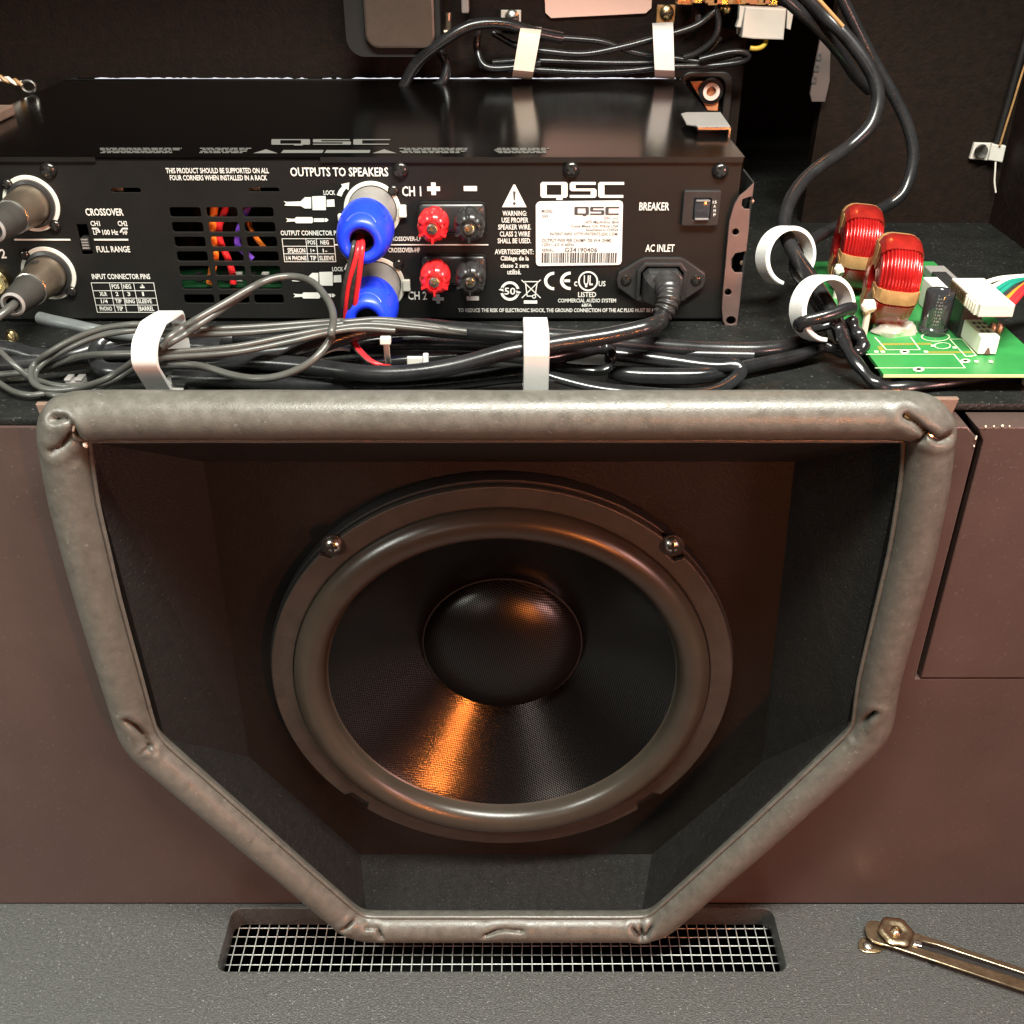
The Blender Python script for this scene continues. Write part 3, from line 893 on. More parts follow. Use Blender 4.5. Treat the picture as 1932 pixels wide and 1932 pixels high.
flatmesh('pictogram', [polyp(c5, [(805, 930), (820, 895), (842, 868), (830, 858), (880, 843), (870, 890), (860, 885), (838, 940)])], 'print', panel, YPR)
# warning triangle
flatmesh('warning_triangle', [polyp(c6, [(317, 338), (469, 338), (398, 198), (388, 198)])], 'print', panel, YPR)
flatmesh('exclamation_mark', [polyp(c6, [(385, 240), (402, 240), (397, 295), (390, 295)], YPR - .0002), polyp(c6, circ(393.5, 315, 9, 10), YPR - .0002)], 'ink', panel, YPR - 0.0002)
def arc(cf, cx, cy, ro, ri, a0, a1, n=24, sx=1.0):
    pol = []
    for k in range(n):
        t0, t1 = R(a0 + (a1 - a0) * k / n), R(a0 + (a1 - a0) * (k + 1) / n)
        pol.append(polyp(cf, [(cx + sx * ro * math.cos(t0), cy - ro * math.sin(t0)), (cx + sx * ro * math.cos(t1), cy - ro * math.sin(t1)), (cx + sx * ri * math.cos(t1), cy - ri * math.sin(t1)), (cx + sx * ri * math.cos(t0), cy - ri * math.sin(t0))]))
    return pol
flatmesh('emblem', arc(c6, 640, 795, 57, 39, 90, 270, sx=1.1), 'print', panel, YPR)
flatmesh('emblem', arc(c6, 742, 794, 57, 39, 90, 270, sx=1.15) + [rectp(c6, 703, 785, 738, 802)], 'print', panel, YPR)
flatmesh('emblem', arc(c6, 850, 796, 62, 52, 0, 360, 36) + [polyp(c6, circ(838, 826, 8, 10))], 'print', panel, YPR)
flatmesh('emblem', arc(c6, 366, 857, 60, 44, 15, 165, 18) + arc(c6, 366, 857, 60, 44, 195, 345, 18) + [polyp(c6, [(296, 850), (322, 832), (328, 860)]), polyp(c6, [(436, 864), (410, 882), (404, 854)])], 'print', panel, YPR)
def stroke(cf, pts, w):
    out = []
    for (xa_, ya_), (xb_, yb_) in zip(pts[:-1], pts[1:]):
        dx, dy = xb_ - xa_, yb_ - ya_
        L_ = math.hypot(dx, dy); nx, ny = -dy / L_ * w, dx / L_ * w
        out.append(polyp(cf, [(xa_ + nx, ya_ + ny), (xb_ + nx, yb_ + ny), (xb_ - nx, yb_ - ny), (xa_ - nx, ya_ - ny)]))
    return out
for k, pl in enumerate(([(438, 789), (556, 900)], [(556, 787), (440, 900)], [(462, 800), (472, 885)], [(535, 800), (522, 885)], [(455, 797), (543, 797)], [(470, 886), (505, 886)])):
    flatmesh('pictogram', stroke(c6, pl, 3), 'print', panel, YPR - 0.00012 * k)
flatmesh('pictogram', arc(c6, 515, 888, 13, 7, 0, 360, 14), 'print', panel, YPR - 0.0008)

def logo(cf, x0, y0, x1, y1, m, parent, Y, mapf=None):
    """three wide square-shouldered letters"""
    W, H = x1 - x0, y1 - y0
    mapf = mapf or (lambda x, y: wp(cf, x, y, Y))
    def r_(a, b, c, d, cut=''):
        a, c = x0 + a * W, x0 + c * W; b, d = y0 + b * H, y0 + d * H
        k = H * 0.10
        pts = []
        for (px_, py_, key, ax, ay) in ((a, b, '1', 1, 1), (c, b, '2', -1, 1), (c, d, '3', -1, -1), (a, d, '4', 1, -1)):
            if key in cut:
                q1, q2 = (px_, py_ + ay * k), (px_ + ax * k, py_)
                pts += [q1, q2] if key in '13' else [q2, q1]
            else: pts.append((px_, py_))
        return [mapf(*p) for p in pts]
    t = 0.17
    pol = [r_(0, 0, .075, .95, '14'), r_(.075, 0, .25, t), r_(.075, .95 - t, .25, .95), r_(.25, 0, .325, .95, '23'), r_(.19, .95, .265, 1.08),
           r_(.35, 0, .42, .55, '14'), r_(.42, 0, .66, t, ''), r_(.42, .39, .60, .55), r_(.60, .39, .67, .95, '23'), r_(.35, .95 - t, .60, .95, ''),
           r_(.69, 0, .765, .95, '14'), r_(.765, 0, 1.0, t), r_(.765, .95 - t, .99, .95)]
    return pol
flatmesh('logo', logo(c6, 555, 182, 1073, 285, 'print', panel, YPR), 'print', panel, YPR)
# rating label
YL = YA - 0.0009
lab = polyp(c6, [(535, 311), (548, 303), (1045, 297), (1062, 305), (1066, 320), (1058, 672), (1050, 690), (1035, 695), (545, 702), (532, 695), (527, 680), (526, 325)], YL)
label = add('rating_label', plate([lab], 0.0003, on_wall(YL)), 'label', amp, False)
YI = YL - 0.0002
flatmesh('logo', logo(c6, 765, 335, 1043, 388, 'ink', label, YI), 'ink', label, YI)
for s, bx, m in (('MODEL:', (563, 352, 634, 371), 'greyink'), ('GX5', (565, 385, 603, 402), 'greyink'), ('QSC, LLC', (948, 395, 1040, 414), 'greyink'), ('1675 MacArthur Blvd', (830, 420, 1040, 438), 'greyink'),
                 ('Costa Mesa, CA, 92626 USA', (745, 446, 1038, 465), 'greyink'), ('Assembled in CHINA', (835, 469, 1038, 486), 'greyink'), ('PATENT INFO: HTTP://PATENTS.QSC.COM/', (615, 494, 1038, 516), 'greyink'),
                 ('OUTPUT PWR PER CH/IMP: 700 W/4 OHMS', (565, 532, 995, 555), 'greyink'), ('120V~ 6.0 A 60Hz', (567, 560, 763, 579), 'greyink'), ('SERIAL:', (565, 594, 640, 612), 'greyink'), ('G34190406', (705, 588, 907, 615), 'ink')):
    txt(s, c6, bx, m, label, 0.005, YI)
random.seed(34)
bars = []
x = 563
while x < 1022:
    w = random.choice((3, 3, 5, 8, 10))
    bars.append(rectp(c6, x, 620, min(x + w, 1026), 682, YI))
    x += w + random.choice((3, 4, 6, 7))
flatmesh('barcode', bars, 'ink', label, YI)
# print on the lid
ZL = lipz + 0.0003
def lidmap(x, y):
    p = Zp(x, y, ZL); return p.x, p.y
def lidpoly(pols, m='greyprint', name='lid_print'):
    V, F = [], []
    for pl in pols:
        k = len(V); V += [(a, b, ZL) for a, b in pl]; F.append(tuple(range(k, k + len(pl))))
    add(name, (V, F), m, amp, False)
lidpoly(logo(None, 512, 262.5, 736, 273.5, None, None, None, lidmap))
lidpoly([[lidmap(*p) for p in pl] for pl in ([(478, 289), (524, 289), (502, 281.5)], [(530, 288.5), (608, 288.5), (611, 283), (535, 283)], [(612, 288.5), (697, 288.5), (699, 283), (616, 283)], [(703, 289), (748, 289), (725, 281.5)])])
random.seed(4)
fine = []
for yy in (279.5, 282.3, 285.1, 287.6):
    for xs, xe in ((186, 345), (372, 478), (752, 890), (930, 1050)):
        x = xs + random.uniform(0, 10)
        xe_ = xe - random.uniform(0, 22)
        while x < xe_:
            w = random.uniform(5, 15)
            fine.append([lidmap(x, yy + 1.0), lidmap(min(x + w, xe_), yy + 1.0), lidmap(min(x + w, xe_), yy - 0.5), lidmap(x, yy - 0.5)])
            x += w + random.uniform(1.5, 3)
lidpoly(fine, 'greyprint')

# screws on the rear panel
random.seed(6)
for px, py in ((89.5, 322), (755, 322), (1078, 321), (1360, 324)):
    p = P(px, py, YA - 0.002)
    screw_mesh(0.0043, 0.0026, 'darkscrew', amp, (p.x, YA - 0.0002, p.z), 'panel_screw')
# input jacks
JX = []
for (cx, cy), scr in (((222, 402), ((50, 268), (385, 555))), ((342, 887), ((170, 760), (497, 1015)))):
    p = P(*c4(cx, cy), YA)
    JX.append(p)
    add('jack_ring', plate([circ(p.x, p.z, 0.0148, 48), circ(p.x, p.z, 0.0126, 48)], 0.0008, on_wall(YA - 0.0009), 0.0002), 'ring', amp)
    add('jack_bezel', lathe([(0.0126, 0.0002), (0.0126, 0.0022), (0.0108, 0.0028), (0.0100, 0.0002)], 40, (p.x, YA, p.z)), 'blackplastic', amp)
    for sx_, sy_ in scr:
        q = P(*c4(sx_, sy_), YA - 0.001)
        screw_mesh(0.0030, 0.0020, 'darkscrew', amp, (q.x, YA - 0.0008, q.z), 'jack_screw')
p = P(*c4(-18, 940), YA)
add('phone_jack', lathe([(0.0075, 0), (0.0075, 0.004), (0.0062, 0.0052), (0.0042, 0.005), (0.0040, 0.001), (1e-4, 0.001)], 32, (p.x, YA, p.z)), 'brass', amp)
p = P(*c4(0, 1040), YA)
# output sockets
OX = -0.0742
OZ = [CZ - 0.1529, CZ - 0.1936]
for z, scr in zip(OZ, ((1197, 302), (1237, 890))):
    add('output_ring', plate([circ(OX, z, 0.0152, 48), circ(OX, z, 0.0130, 48)], 0.0010, on_wall(YA - 0.0011), 0.0003), 'ring', amp)
    add('output_tab', box(OX + 0.0140, OX + 0.0182, YA - 0.0030, YA - 0.0004, z - 0.0035, z + 0.0030, 0.0006), 'ring', amp, False)
    add('output_tab', box(OX - 0.0185, OX - 0.0138, YA - 0.0035, YA - 0.0004, z - 0.0058, z - 0.0016, 0.0008), 'ring', amp, False)
    q = P(*c5(*scr), YA - 0.001)
    screw_mesh(0.0030, 0.0022, 'darkscrew', amp, (q.x, YA - 0.0003, q.z), 'output_screw')
# binding posts
flute = lambda a: 1 - 0.10 * max(0, math.cos(6 * a + 1.2)) ** 6
for zc in (CZ - 0.1567, CZ - 0.1850):
    add('post_base', box(-0.0500, -0.0135, YA - 0.0040, YA - 0.0003, zc - 0.008, zc + 0.0085, 0.003, 3), 'blackplastic', amp)
    for xc, m in ((-0.0412, 'red'), (-0.0222, 'blackplastic')):
        kn = add('binding_post', lathe([(0.0068, 0), (0.0072, 0.003), (0.0082, 0.006), (0.0084, 0.012), (0.0078, 0.0165), (0.0062, 0.0188), (0.0048, 0.0192), (0.0046, 0.0180), (0.0026, 0.0178)], 60, (xc, YA - 0.003, zc), lobes=flute), m, amp, ang=50)
        add('socket', lathe([(0.0028, 0.017), (0.0028, 0.0200), (0.0020, 0.0202), (0.0019, 0.0145), (1e-4, 0.0145)], 24, (xc, YA - 0.003, zc)), 'steel', kn)
        add('socket_hole', lathe([(0.0019, 0.0175), (1e-4, 0.0172)], 16, (xc, YA - 0.003, zc)), 'bronze', kn)
        for k in range(6):
            a = k * math.pi / 3 + 0.5
            mt = Matrix.Translation((xc, YA - 0.003, zc)) @ Matrix.Rotation(-a, 4, 'Y')
            add('slot', xf(box(0.0046, 0.0080, -0.0194, -0.0150, -0.0005, 0.0005), mt), m, kn, False)
# mains inlet
IC = P(*c6(1297, 785), YA)
ears = [(-0.0245, 0.0006), (-0.0235, 0.0045), (-0.0125, 0.0118), (-0.0095, 0.0130), (0.0095, 0.0130), (0.0125, 0.0118), (0.0235, 0.0045), (0.0245, 0.0006), (0.0235, -0.0035), (0.0140, -0.0105), (0.0100, -0.0125), (-0.0100, -0.0125), (-0.0140, -0.0105), (-0.0235, -0.0035)]
well = [(-0.0115, -0.0085), (0.0115, -0.0085), (0.0115, 0.0055), (0.0085, 0.0090), (-0.0085, 0.0090), (-0.0115, 0.0055)]
tr = lambda L: [(IC.x + a, IC.z + b) for a, b in L]
inl = add('mains_inlet', plate([tr(ears), tr(well)], 0.0030, on_wall(YA - 0.0032), 0.0006), 'blackplastic', amp)
add('inlet_collar', plate([tr([(a * 1.18, b * 1.2) for a, b in well]), tr(well)], 0.003, on_wall(YA - 0.0060), 0.0006), 'blackplastic', amp)
add('inlet_well', box(IC.x - .012, IC.x + .012, YA + 0.0016, YA + 0.003, IC.z - .0095, IC.z + .0095), 'dark', amp, False)
for sx_ in (-0.0192, 0.0192):
    screw_mesh(0.0030, 0.0009, 'darkscrew', amp, (IC.x + sx_, YA - 0.0033, IC.z + 0.0006), 'inlet_screw')
# breaker
a, b = wp(c6, 1440, 228), wp(c6, 1648, 445)
ca, cb = wp(c6, 1503, 275), wp(c6, 1597, 408)
brk = add('breaker', plate([rrect(a[0], b[0], b[1], a[1], 0.001), rrect(ca[0], cb[0], cb[1], ca[1], 0.001)], 0.0028, on_wall(YA - 0.0030), 0.0005), 'blackplastic', amp)
V, F = box(ca[0] + .0003, cb[0] - .0003, YA - 0.0040, YA - 0.0003, cb[1] + .0003, ca[1] - .0003, 0.0012, 3)
add('rocker', (V, F), 'glossblack', amp)
add('rocker_edge', join(box(ca[0] + .001, cb[0] - .001, YA - 0.0046, YA - 0.0038, cb[1] + .0005, cb[1] + .0013), box(ca[0] + .001, cb[0] - .001, YA - 0.0044, YA - 0.0038, ca[1] - .0012, ca[1] - .0006)), 'collar', amp, False)
for s, y in (('15', 307), ('A', 333), ('M', 360), ('P', 386)):
    txt(s, c6, (1626 if len(s) == 1 else 1622, y - 9, 1640 if len(s) == 1 else 1646, y + 9), 'print', amp, 0.01, YA - 0.0033)

# ------------------------------------------------------------------ plugs
def shifted(prof, d): return prof
G = 'microphone plugs in the amplifier inputs'
for p, lb, endY in ((JX[0], 'upper tarnished metal audio plug, half cut off by the left edge of the photo', 0.512), (JX[1], 'lower tarnished metal audio plug stamped with an 8 in the amplifier input at far left', 0.512)):
    t = thing('audio_plug', (p.x, YA, p.z), lb, 'plug', G)
    c = (p.x, YA, p.z)
    add('barrel', lathe([(0.0090, 0.0), (0.0104, 0.002), (0.0104, 0.006), (0.0100, 0.012), (0.0090, 0.023), (0.0085, 0.0262)], 40, c), 'plug', t)
    add('band', lathe([(0.0086, 0.0258), (0.0088, 0.0262), (0.0088, 0.0268), (0.0080, 0.0272)], 40, c), 'steel', t)
    add('boot', lathe([(0.0082, 0.0268), (0.0078, 0.035), (0.0064, 0.046), (0.0060, 0.0490), (0.0052, 0.0496), (0.0036, 0.0490), (0.0034, 0.0440)], 40, c), 'boot', t)
    add('boot_ring', lathe([(0.0061, 0.0484), (0.0062, 0.0492), (0.0050, 0.0499), (0.0046, 0.0492)], 32, c), 'collar', t)
    pts = [Vector((p.x, YA - 0.042, p.z)), Vector((p.x, YA - 0.052, p.z - 0.0005)), Vector((p.x - 0.008, YA - 0.062, p.z - 0.005)), Vector((p.x - 0.03, YA - 0.07, p.z - 0.014)), Vector((p.x - 0.06, YA - 0.072, p.z - 0.02))]
    add('cable', tube(catmull(pts, 8), 0.0022, 12), 'grey', t)
    if lb.startswith('lower'):
        v, f = textmesh('8', 0.01)
        V = []
        for a, b in v:
            th = R(64) + (a - 0.5) * 0.42
            hh = 0.0095 + (1 - b) * 0.0055
            V.append((p.x + 0.01035 * math.cos(th + math.pi * 0 + R(30)), YA - hh, p.z + 0.01035 * math.sin(th + R(30))))
        add('stamp', (V, f), 'boot', t, False)
G = 'blue speaker plugs'
for z, lb in zip(OZ, ('upper blue speaker plug with red and black wires coming out of its hole', 'lower blue speaker plug half hidden behind the grey cables')):
    t = thing('speaker_plug', (OX, YA, z), lb, 'plug', G)
    c = (OX, YA, z)
    add('collar', lathe([(0.0120, 0.0), (0.0128, 0.002), (0.0130, 0.022), (0.0126, 0.0252)], 48, c), 'collar', t)
    n0 = len(t.children)
    rib = lambda a: 1 + 0.018 * math.cos(3 * a + math.pi / 2)
    add('body', lathe([(0.0118, 0.0240), (0.0134, 0.0246), (0.0142, 0.027), (0.0143, 0.033), (0.0137, 0.041), (0.0124, 0.047), (0.0110, 0.0500), (0.0092, 0.0514), (0.0072, 0.0510), (0.0060, 0.0495), (0.0056, 0.036), (1e-4, 0.034)], 72, c, lobes=rib), 'blue', t, ang=60)
    add('bore', lathe([(0.00555, 0.0486), (0.0054, 0.038), (1e-4, 0.0375)], 32, c), 'rim', t)
    for a0, a1, hh in ((R(40), R(140), 0.0385), (R(50), R(125), 0.0485)):     # raised grip ridges
        pts = []
        for k in range(17):
            a = a0 + (a1 - a0) * k / 16
            e = math.sin(math.pi * k / 16)
            h_ = hh - 0.009 * e if hh < 0.045 else hh - 0.003 * e
            rr = 0.0141 if hh < 0.045 else 0.0119
            rr = np.interp(h_, [0.0246, 0.027, 0.033, 0.041, 0.047, 0.050], [0.0134, 0.0142, 0.0143, 0.0137, 0.0124, 0.0110]) + 0.0001
            pts.append(Vector((OX + rr * math.cos(a), YA - h_, z + rr * math.sin(a))))
        add('grip_ridge', tube(pts, 0.00045, 8), 'blue', t)
    for ch_ in t.children:
        for v_ in ch_.data.vertices:
            v_.co.z -= 0.055 * max(0, YA - 0.01 - v_.co.y)

# ------------------------------------------------------------------ cables
def wpt(cf, p):
    x, y = cf(p[0], p[1])
    return P(x, y, p[2]) if p[2] > 0.2 else Zp(x, y, SHELF + p[2])
def cable(name, label, cat, cf, pts, dpx, m, group=None, parent=None, wide=1.0, n=12, rfun=None, sub=8, up=(0, 0, 1)):
    w = [wpt(cf, p) for p in pts]
    r = dpx / 2 * depth(w[len(w) // 2]) / FPX
    o = add(name, tube(catmull(w, sub), r, n, wide, rfun, up=up), m, parent)
    if parent is None: tag(o, label, cat, group)
    return o
GB, GG = 'thick black cables in the bundle', 'thin grey cables looped in the bundle'
cable('black_cable', 'thick glossy black cable along the top of the bundle, ending at the clamp', 'cable', ident,
      [(470, 694, .008), (520, 684, .012), (575, 662, .018), (632, 640, .022), (697, 623, .024), (778, 617, .024), (860, 623, .024), (987, 633, .024), (1090, 640, .020), (1170, 647, .016), (1260, 655, .012), (1350, 660, .009), (1443, 660, .008), (1505, 650, .008), (1548, 630, .009)], 35, 'black', GB)
# mains cord with its moulded plug
cord = thing('power_cable', (IC.x, YA - 0.03, IC.z - 0.02), 'black power cord with ribbed strain relief plugged into the AC inlet', 'power cord')
add('plug_body', plate([tr([(-0.0105, -0.0080), (0.0105, -0.0080), (0.0105, 0.005), (0.0078, 0.0080), (-0.0078, 0.0080), (-0.0105, 0.005)])], 0.016, on_wall(YA - 0.0135), 0.0012), 'blackplastic', cord)
V, F = [], []
r_ = [(0.0098, 0.0072, 0.0), (0.0088, 0.0064, -0.004), (0.0066, 0.0056, -0.009)]
for hx, hz, yy in r_:
    V += [(IC.x + a * hx + (-yy) * 0.10, YA - 0.0135 + yy, IC.z + b * hz + yy * 0.15) for a, b in ((-1, -1), (1, -1), (1, .6), (.75, 1), (-.75, 1), (-1, .6))]
F = [tuple(i * 6 + k2 for k2 in (k, (k + 1) % 6)) + tuple((i + 1) * 6 + k2 for k2 in ((k + 1) % 6, k)) for i in range(2) for k in range(6)] + [tuple(range(12, 18))]
add('plug_taper', (V, F), 'blackplastic', cord, False)
st = [P(*c6(1330, 800), YA - 0.016), P(*c6(1345, 850), YA - 0.026), P(*c6(1348, 900), YA - 0.032), P(*c6(1335, 955), YA - 0.035), P(*c6(1305, 1010), YA - 0.037)]
add('strain_relief', tube(catmull(st, 24), 0.0066, 24, rfun=lambda t: (1.02 - 0.24 * t) * (1 + 0.075 * math.sin(t * 2 * math.pi * 7.5))), 'blackplastic', cord, ang=70)
cpts = [st[-2], st[-1]] + [wpt(ident, p) for p in ((1236, 612, .032), (1155, 632, .030), (1064, 646, .028), (1000, 657, .027), (955, 664, .026), (860, 690, .020), (778, 703, .017), (697, 705, .016), (616, 695, .016), (560, 688, .016), (470, 683, .014), (390, 687, .010), (300, 693, .007), (235, 700, .007), (196, 697, .007), (180, 680, .008), (182, 660, .010), (198, 642, .013), (232, 630, .014), (330, 632, .013), (440, 640, .010))]
rr = 33 / 2 * depth(cpts[8]) / FPX
add('cable', tube(catmull(cpts, 10), rr, 16), 'black', cord)
cable('black_cable', 'lowest thick black cable of the bundle, lying right behind the padded rim', 'cable', ident,
      [(330, 712, .005), (440, 716, .006), (520, 722, .006), (589, 727, .006), (697, 731, .006), (806, 725, .007), (887, 717, .008), (960, 708, .010), (1010, 705, .012), (1030, 704, .012)], 33, 'black', GB)
cable('black_cable', 'medium black cable lying behind the zip ties in the middle of the bundle', 'cable', ident,
      [(590, 668, .006), (680, 655, .010), (745, 650, .012), (833, 650, .012), (941, 654, .014), (1010, 660, .014)], 21, 'black', GB)
cable('black_cable', 'black cable half buried below the second zip tie, next to the wide strap', 'cable', ident,
      [(610, 690, .004), (700, 685, .006), (776, 678, .008), (887, 672, .009), (960, 676, .010), (1020, 684, .010)], 17, 'black', GB)
cable('black_sleeve', 'flattened glossy black sleeve looping round to the right of the wide strap', 'cable', ident,
      [(1020, 700, .012), (1047, 711, .010), (1108, 727, .007), (1180, 737, .006), (1280, 744, .006), (1345, 738, .006), (1384, 717, .007), (1396, 700, .009), (1384, 689, .011), (1350, 690, .010), (1290, 684, .010), (1220, 675, .012), (1160, 668, .014)], 19, 'sleeve', GB, wide=1.5)
cable('black_sleeve', 'short plump black sleeve inside the flattened loop right of the wide strap', 'cable', ident,
      [(1150, 702, .006), (1200, 708, .006), (1270, 710, .006), (1330, 708, .006), (1375, 700, .006), (1420, 690, .006), (1500, 672, .007), (1550, 655, .009)], 32, 'sleeve', GB, rfun=lambda t: min(1, .75 + 3 * t) * (1 - .45 * max(0, (t - .35)) ))
cable('black_sleeve', 'folded end of a black sleeve, crumpled just right of the wide strap', 'cable', ident,
      [(1020, 678, .018), (1060, 671, .018), (1100, 662, .018), (1130, 655, .018), (1149, 662, .017), (1152, 680, .014), (1142, 696, .011), (1110, 698, .010), (1060, 694, .012), (1020, 690, .013)], 29, 'sleeve', GB, wide=0.75, rfun=lambda t: 1 - 0.35 * math.exp(-((t - .42) / .03) ** 2) - 0.3 * math.exp(-((t - .60) / .03) ** 2) + 0.12 * math.sin(50 * t) * math.exp(-((t - .5) / .12) ** 2))
cable('black_cable', 'thick matt black cable lying deep in shadow at the far left of the shelf', 'cable', ident,
      [(-40, 655, .010), (20, 660, .010), (70, 672, .008), (130, 672, .008), (190, 655, .010), (250, 646, .010), (330, 650, .008), (420, 655, .008)], 34, 'black', GB)
cable('grey_conduit', 'short pale grey conduit with a cut end below the input pin table', 'conduit', d2,
      [(445, 140, .022), (600, 178, .022), (800, 220, .021), (1000, 265, .020), (1200, 300, .018), (1500, 340, .016), (1900, 390, .012)], 23, 'palegrey')
for k, (pp, dd, lb) in enumerate((
        ([(-30, 690, .006), (60, 684, .006), (150, 672, .007), (260, 668, .008), (380, 672, .009), (520, 664, .010), (640, 650, .012), (760, 640, .013)], 30, 'thick black cable sunk behind the grey loops at the left of the bundle'),
        ([(300, 640, .008), (420, 636, .009), (560, 640, .010), (700, 637, .010), (860, 640, .010), (1000, 645, .010), (1130, 655, .009), (1280, 668, .008), (1420, 672, .007)], 26, 'thick black cable lying furthest back in the bundle, against the amplifier'),
        ([(380, 700, .005), (470, 706, .006), (580, 712, .007), (680, 716, .006)], 24, 'short black cable wedged between the lowest cable and the power cord'))):
    cable('black_cable', lb, 'cable', ident, pp, dd, 'black', GB)
# thin grey loops
cable('grey_cable', 'outermost thin grey cable loop left of the small white strap', 'cable', d2,
      [(1900, 225, .030), (1600, 214, .030), (1400, 222, .030), (1100, 272, .028), (800, 388, .024), (550, 528, .018), (400, 640, .012), (340, 750, .009), (370, 860, .007), (480, 925, .006), (650, 945, .006), (900, 915, .008), (1150, 838, .014), (1300, 755, .018), (1450, 655, .024), (1560, 560, .028), (1700, 470, .030)], 12.2, 'grey', GG)
cable('grey_cable', 'inner thin grey cable loop left of the small white strap', 'cable', d2,
      [(1900, 300, .027), (1580, 285, .027), (1350, 300, .027), (1050, 362, .025), (780, 480, .020), (560, 600, .014), (440, 695, .010), (395, 760, .008), (400, 850, .006), (470, 945, .004), (600, 1003, .004), (800, 995, .004), (1000, 962, .006), (1200, 880, .010), (1400, 765, .015), (1560, 680, .020), (1700, 620, .024)], 11, 'grey', GG)
cable('grey_cable', 'thin grey cable passing straight left from the small white strap to the photo edge', 'cable', d2,
      [(1800, 560, .024), (1540, 542, .024), (1200, 548, .022), (950, 562, .018), (750, 610, .013), (550, 682, .009), (350, 735, .007), (100, 765, .006), (-200, 785, .006)], 12.5, 'grey', GG)
cable('grey_cable', 'thin grey cable entering from the left edge and dropping behind the loops', 'cable', d2,
      [(-100, 380, .020), (0, 510, .018), (150, 655, .014), (310, 790, .008), (430, 840, .005), (600, 888, .004), (780, 905, .004), (950, 890, .004)], 11, 'grey', GG)
cable('grey_cable', 'lowest thin grey cable lying on the shelf at the far left', 'cable', d2,
      [(-150, 760, .004), (0, 870, .004), (150, 960, .0035), (330, 1000, .0035), (500, 985, .0035)], 11, 'grey', GG)
for k, (pp, lb) in enumerate((
        ([(860, 190, .032), (1050, 193, .032), (1400, 180, .031), (1850, 148, .031), (1932, 150, .031), (2100, 138, .031), (2250, 150, .030), (2500, 190, .028)], 'topmost thin grey cable running right from the small white strap'),
        ([(860, 222, .030), (1050, 222, .030), (1400, 210, .030), (1850, 168, .030), (2050, 152, .030), (2300, 170, .029), (2600, 205, .027)], 'second thin grey cable running right from the small white strap'),
        ([(860, 322, .026), (940, 320, .026), (1300, 290, .027), (1600, 232, .029), (1850, 188, .030), (2050, 166, .030), (2300, 185, .028), (2600, 215, .026)], 'third thin grey cable, rising to the right of the small white strap'),
        ([(860, 350, .024), (940, 348, .024), (1300, 322, .025), (1600, 265, .027), (1850, 208, .029), (2020, 190, .029), (2200, 200, .027)], 'fourth thin grey cable, lowest of those rising to the right of the small white strap'))):
    cable('grey_cable', lb, 'cable', b1, pp, 11.5, 'grey', GG)
big = [b1(900, 290), b1(950, 235), b1(1020, 185), b1(1100, 135), b1(1300, 20), c5(60, 1082), c5(150, 1035), c5(250, 1000), c5(350, 987), c5(440, 992), c5(520, 1015), c5(590, 1062), c5(650, 1135), c5(700, 1220), c5(722, 1320), c5(705, 1430), b1(1840, 250), b1(1770, 340), b1(1690, 400), b1(1570, 450), b1(1440, 468), b1(1300, 450), b1(1150, 405), b1(1050, 388), b1(940, 383), b1(860, 385)]
hs = [.030, .034, .036, .040, .046, .049, .050, .051, .051, .051, .051, .050, .048, .046, .043, .040, .035, .030, .026, .022, .020, .019, .020, .020, .020, .018]
cable('grey_cable', 'large open grey cable loop rising in front of the vent grille', 'cable', ident, [(x, y, h) for (x, y), h in zip(big, hs)], 14.5, 'grey', GG)
big2 = [b1(900, 300), b1(960, 262), b1(1040, 215), b1(1120, 160), b1(1310, 32), c5(60, 1102)]
cable('grey_cable', 'short grey cable lying against the start of the large open loop', 'cable', ident, [(x, y, h) for (x, y), h in zip(big2, (.028, .032, .034, .038, .044, .047))], 13, 'grey', GG)
# red and black speaker wires out of the upper blue plug
GW = 'red and black wires from the upper blue plug'
YS = YA - 0.050
for nm, m, lb, pp, dd in (('speaker_wire', 'wireblack', 'leftmost black wire with white dashes hanging from the upper blue plug', [(900, 665, YS + .012), (880, 740, YS), (852, 880, YS - .002), (812, 1050, YS - .002), (792, 1200, YS), (790, 1330, YS + .004)], 9),
                          ('speaker_wire', 'wirered', 'left red wire hanging from the upper blue plug', [(930, 662, YS + .012), (918, 760, YS - .001), (890, 880, YS - .003), (848, 1030, YS - .002), (825, 1180, YS), (815, 1330, YS + .003)], 10),
                          ('speaker_wire', 'wireblack', 'right black wire hanging between the two red wires', [(936, 668, YS + .012), (926, 780, YS - .001), (905, 900, YS - .0025), (878, 1050, YS - .002), (858, 1200, YS), (848, 1330, YS + .003)], 9),
                          ('speaker_wire', 'wirered', 'right red wire hanging from the upper blue plug', [(950, 660, YS + .012), (952, 750, YS - .001), (938, 880, YS - .003), (920, 1030, YS - .002), (900, 1180, YS), (885, 1330, YS + .003)], 10.5)):
    cable(nm, lb, 'wire', c5, pp, dd, m, GW)
for m, lb, dx in (('wirered', 'red wire showing below the thick black cable beside the zip tie', 0), ('wireblack', 'black wire showing below the thick black cable, left of the red one', -14), ('wirered', 'thinner red wire right of the other below the thick black cable', 26)):
    cable('speaker_wire', lb, 'wire', b2, [(270 + dx, 300, .020), (290 + dx, 345, .018), (330 + dx, 400, .016), (390 + dx, 455, .014), (470 + dx, 490, .012), (540 + dx, 500, .008)], 8 if dx == 0 else 5, m, 'wires emerging below the thick black cable')
cable('white_wire', 'short bare pink-white wire curving out left of the red wires', 'wire', b2, [(20, 480, .012), (70, 420, .014), (140, 385, .015), (210, 378, .015), (262, 385, .014)], 6, 'wirewhite')
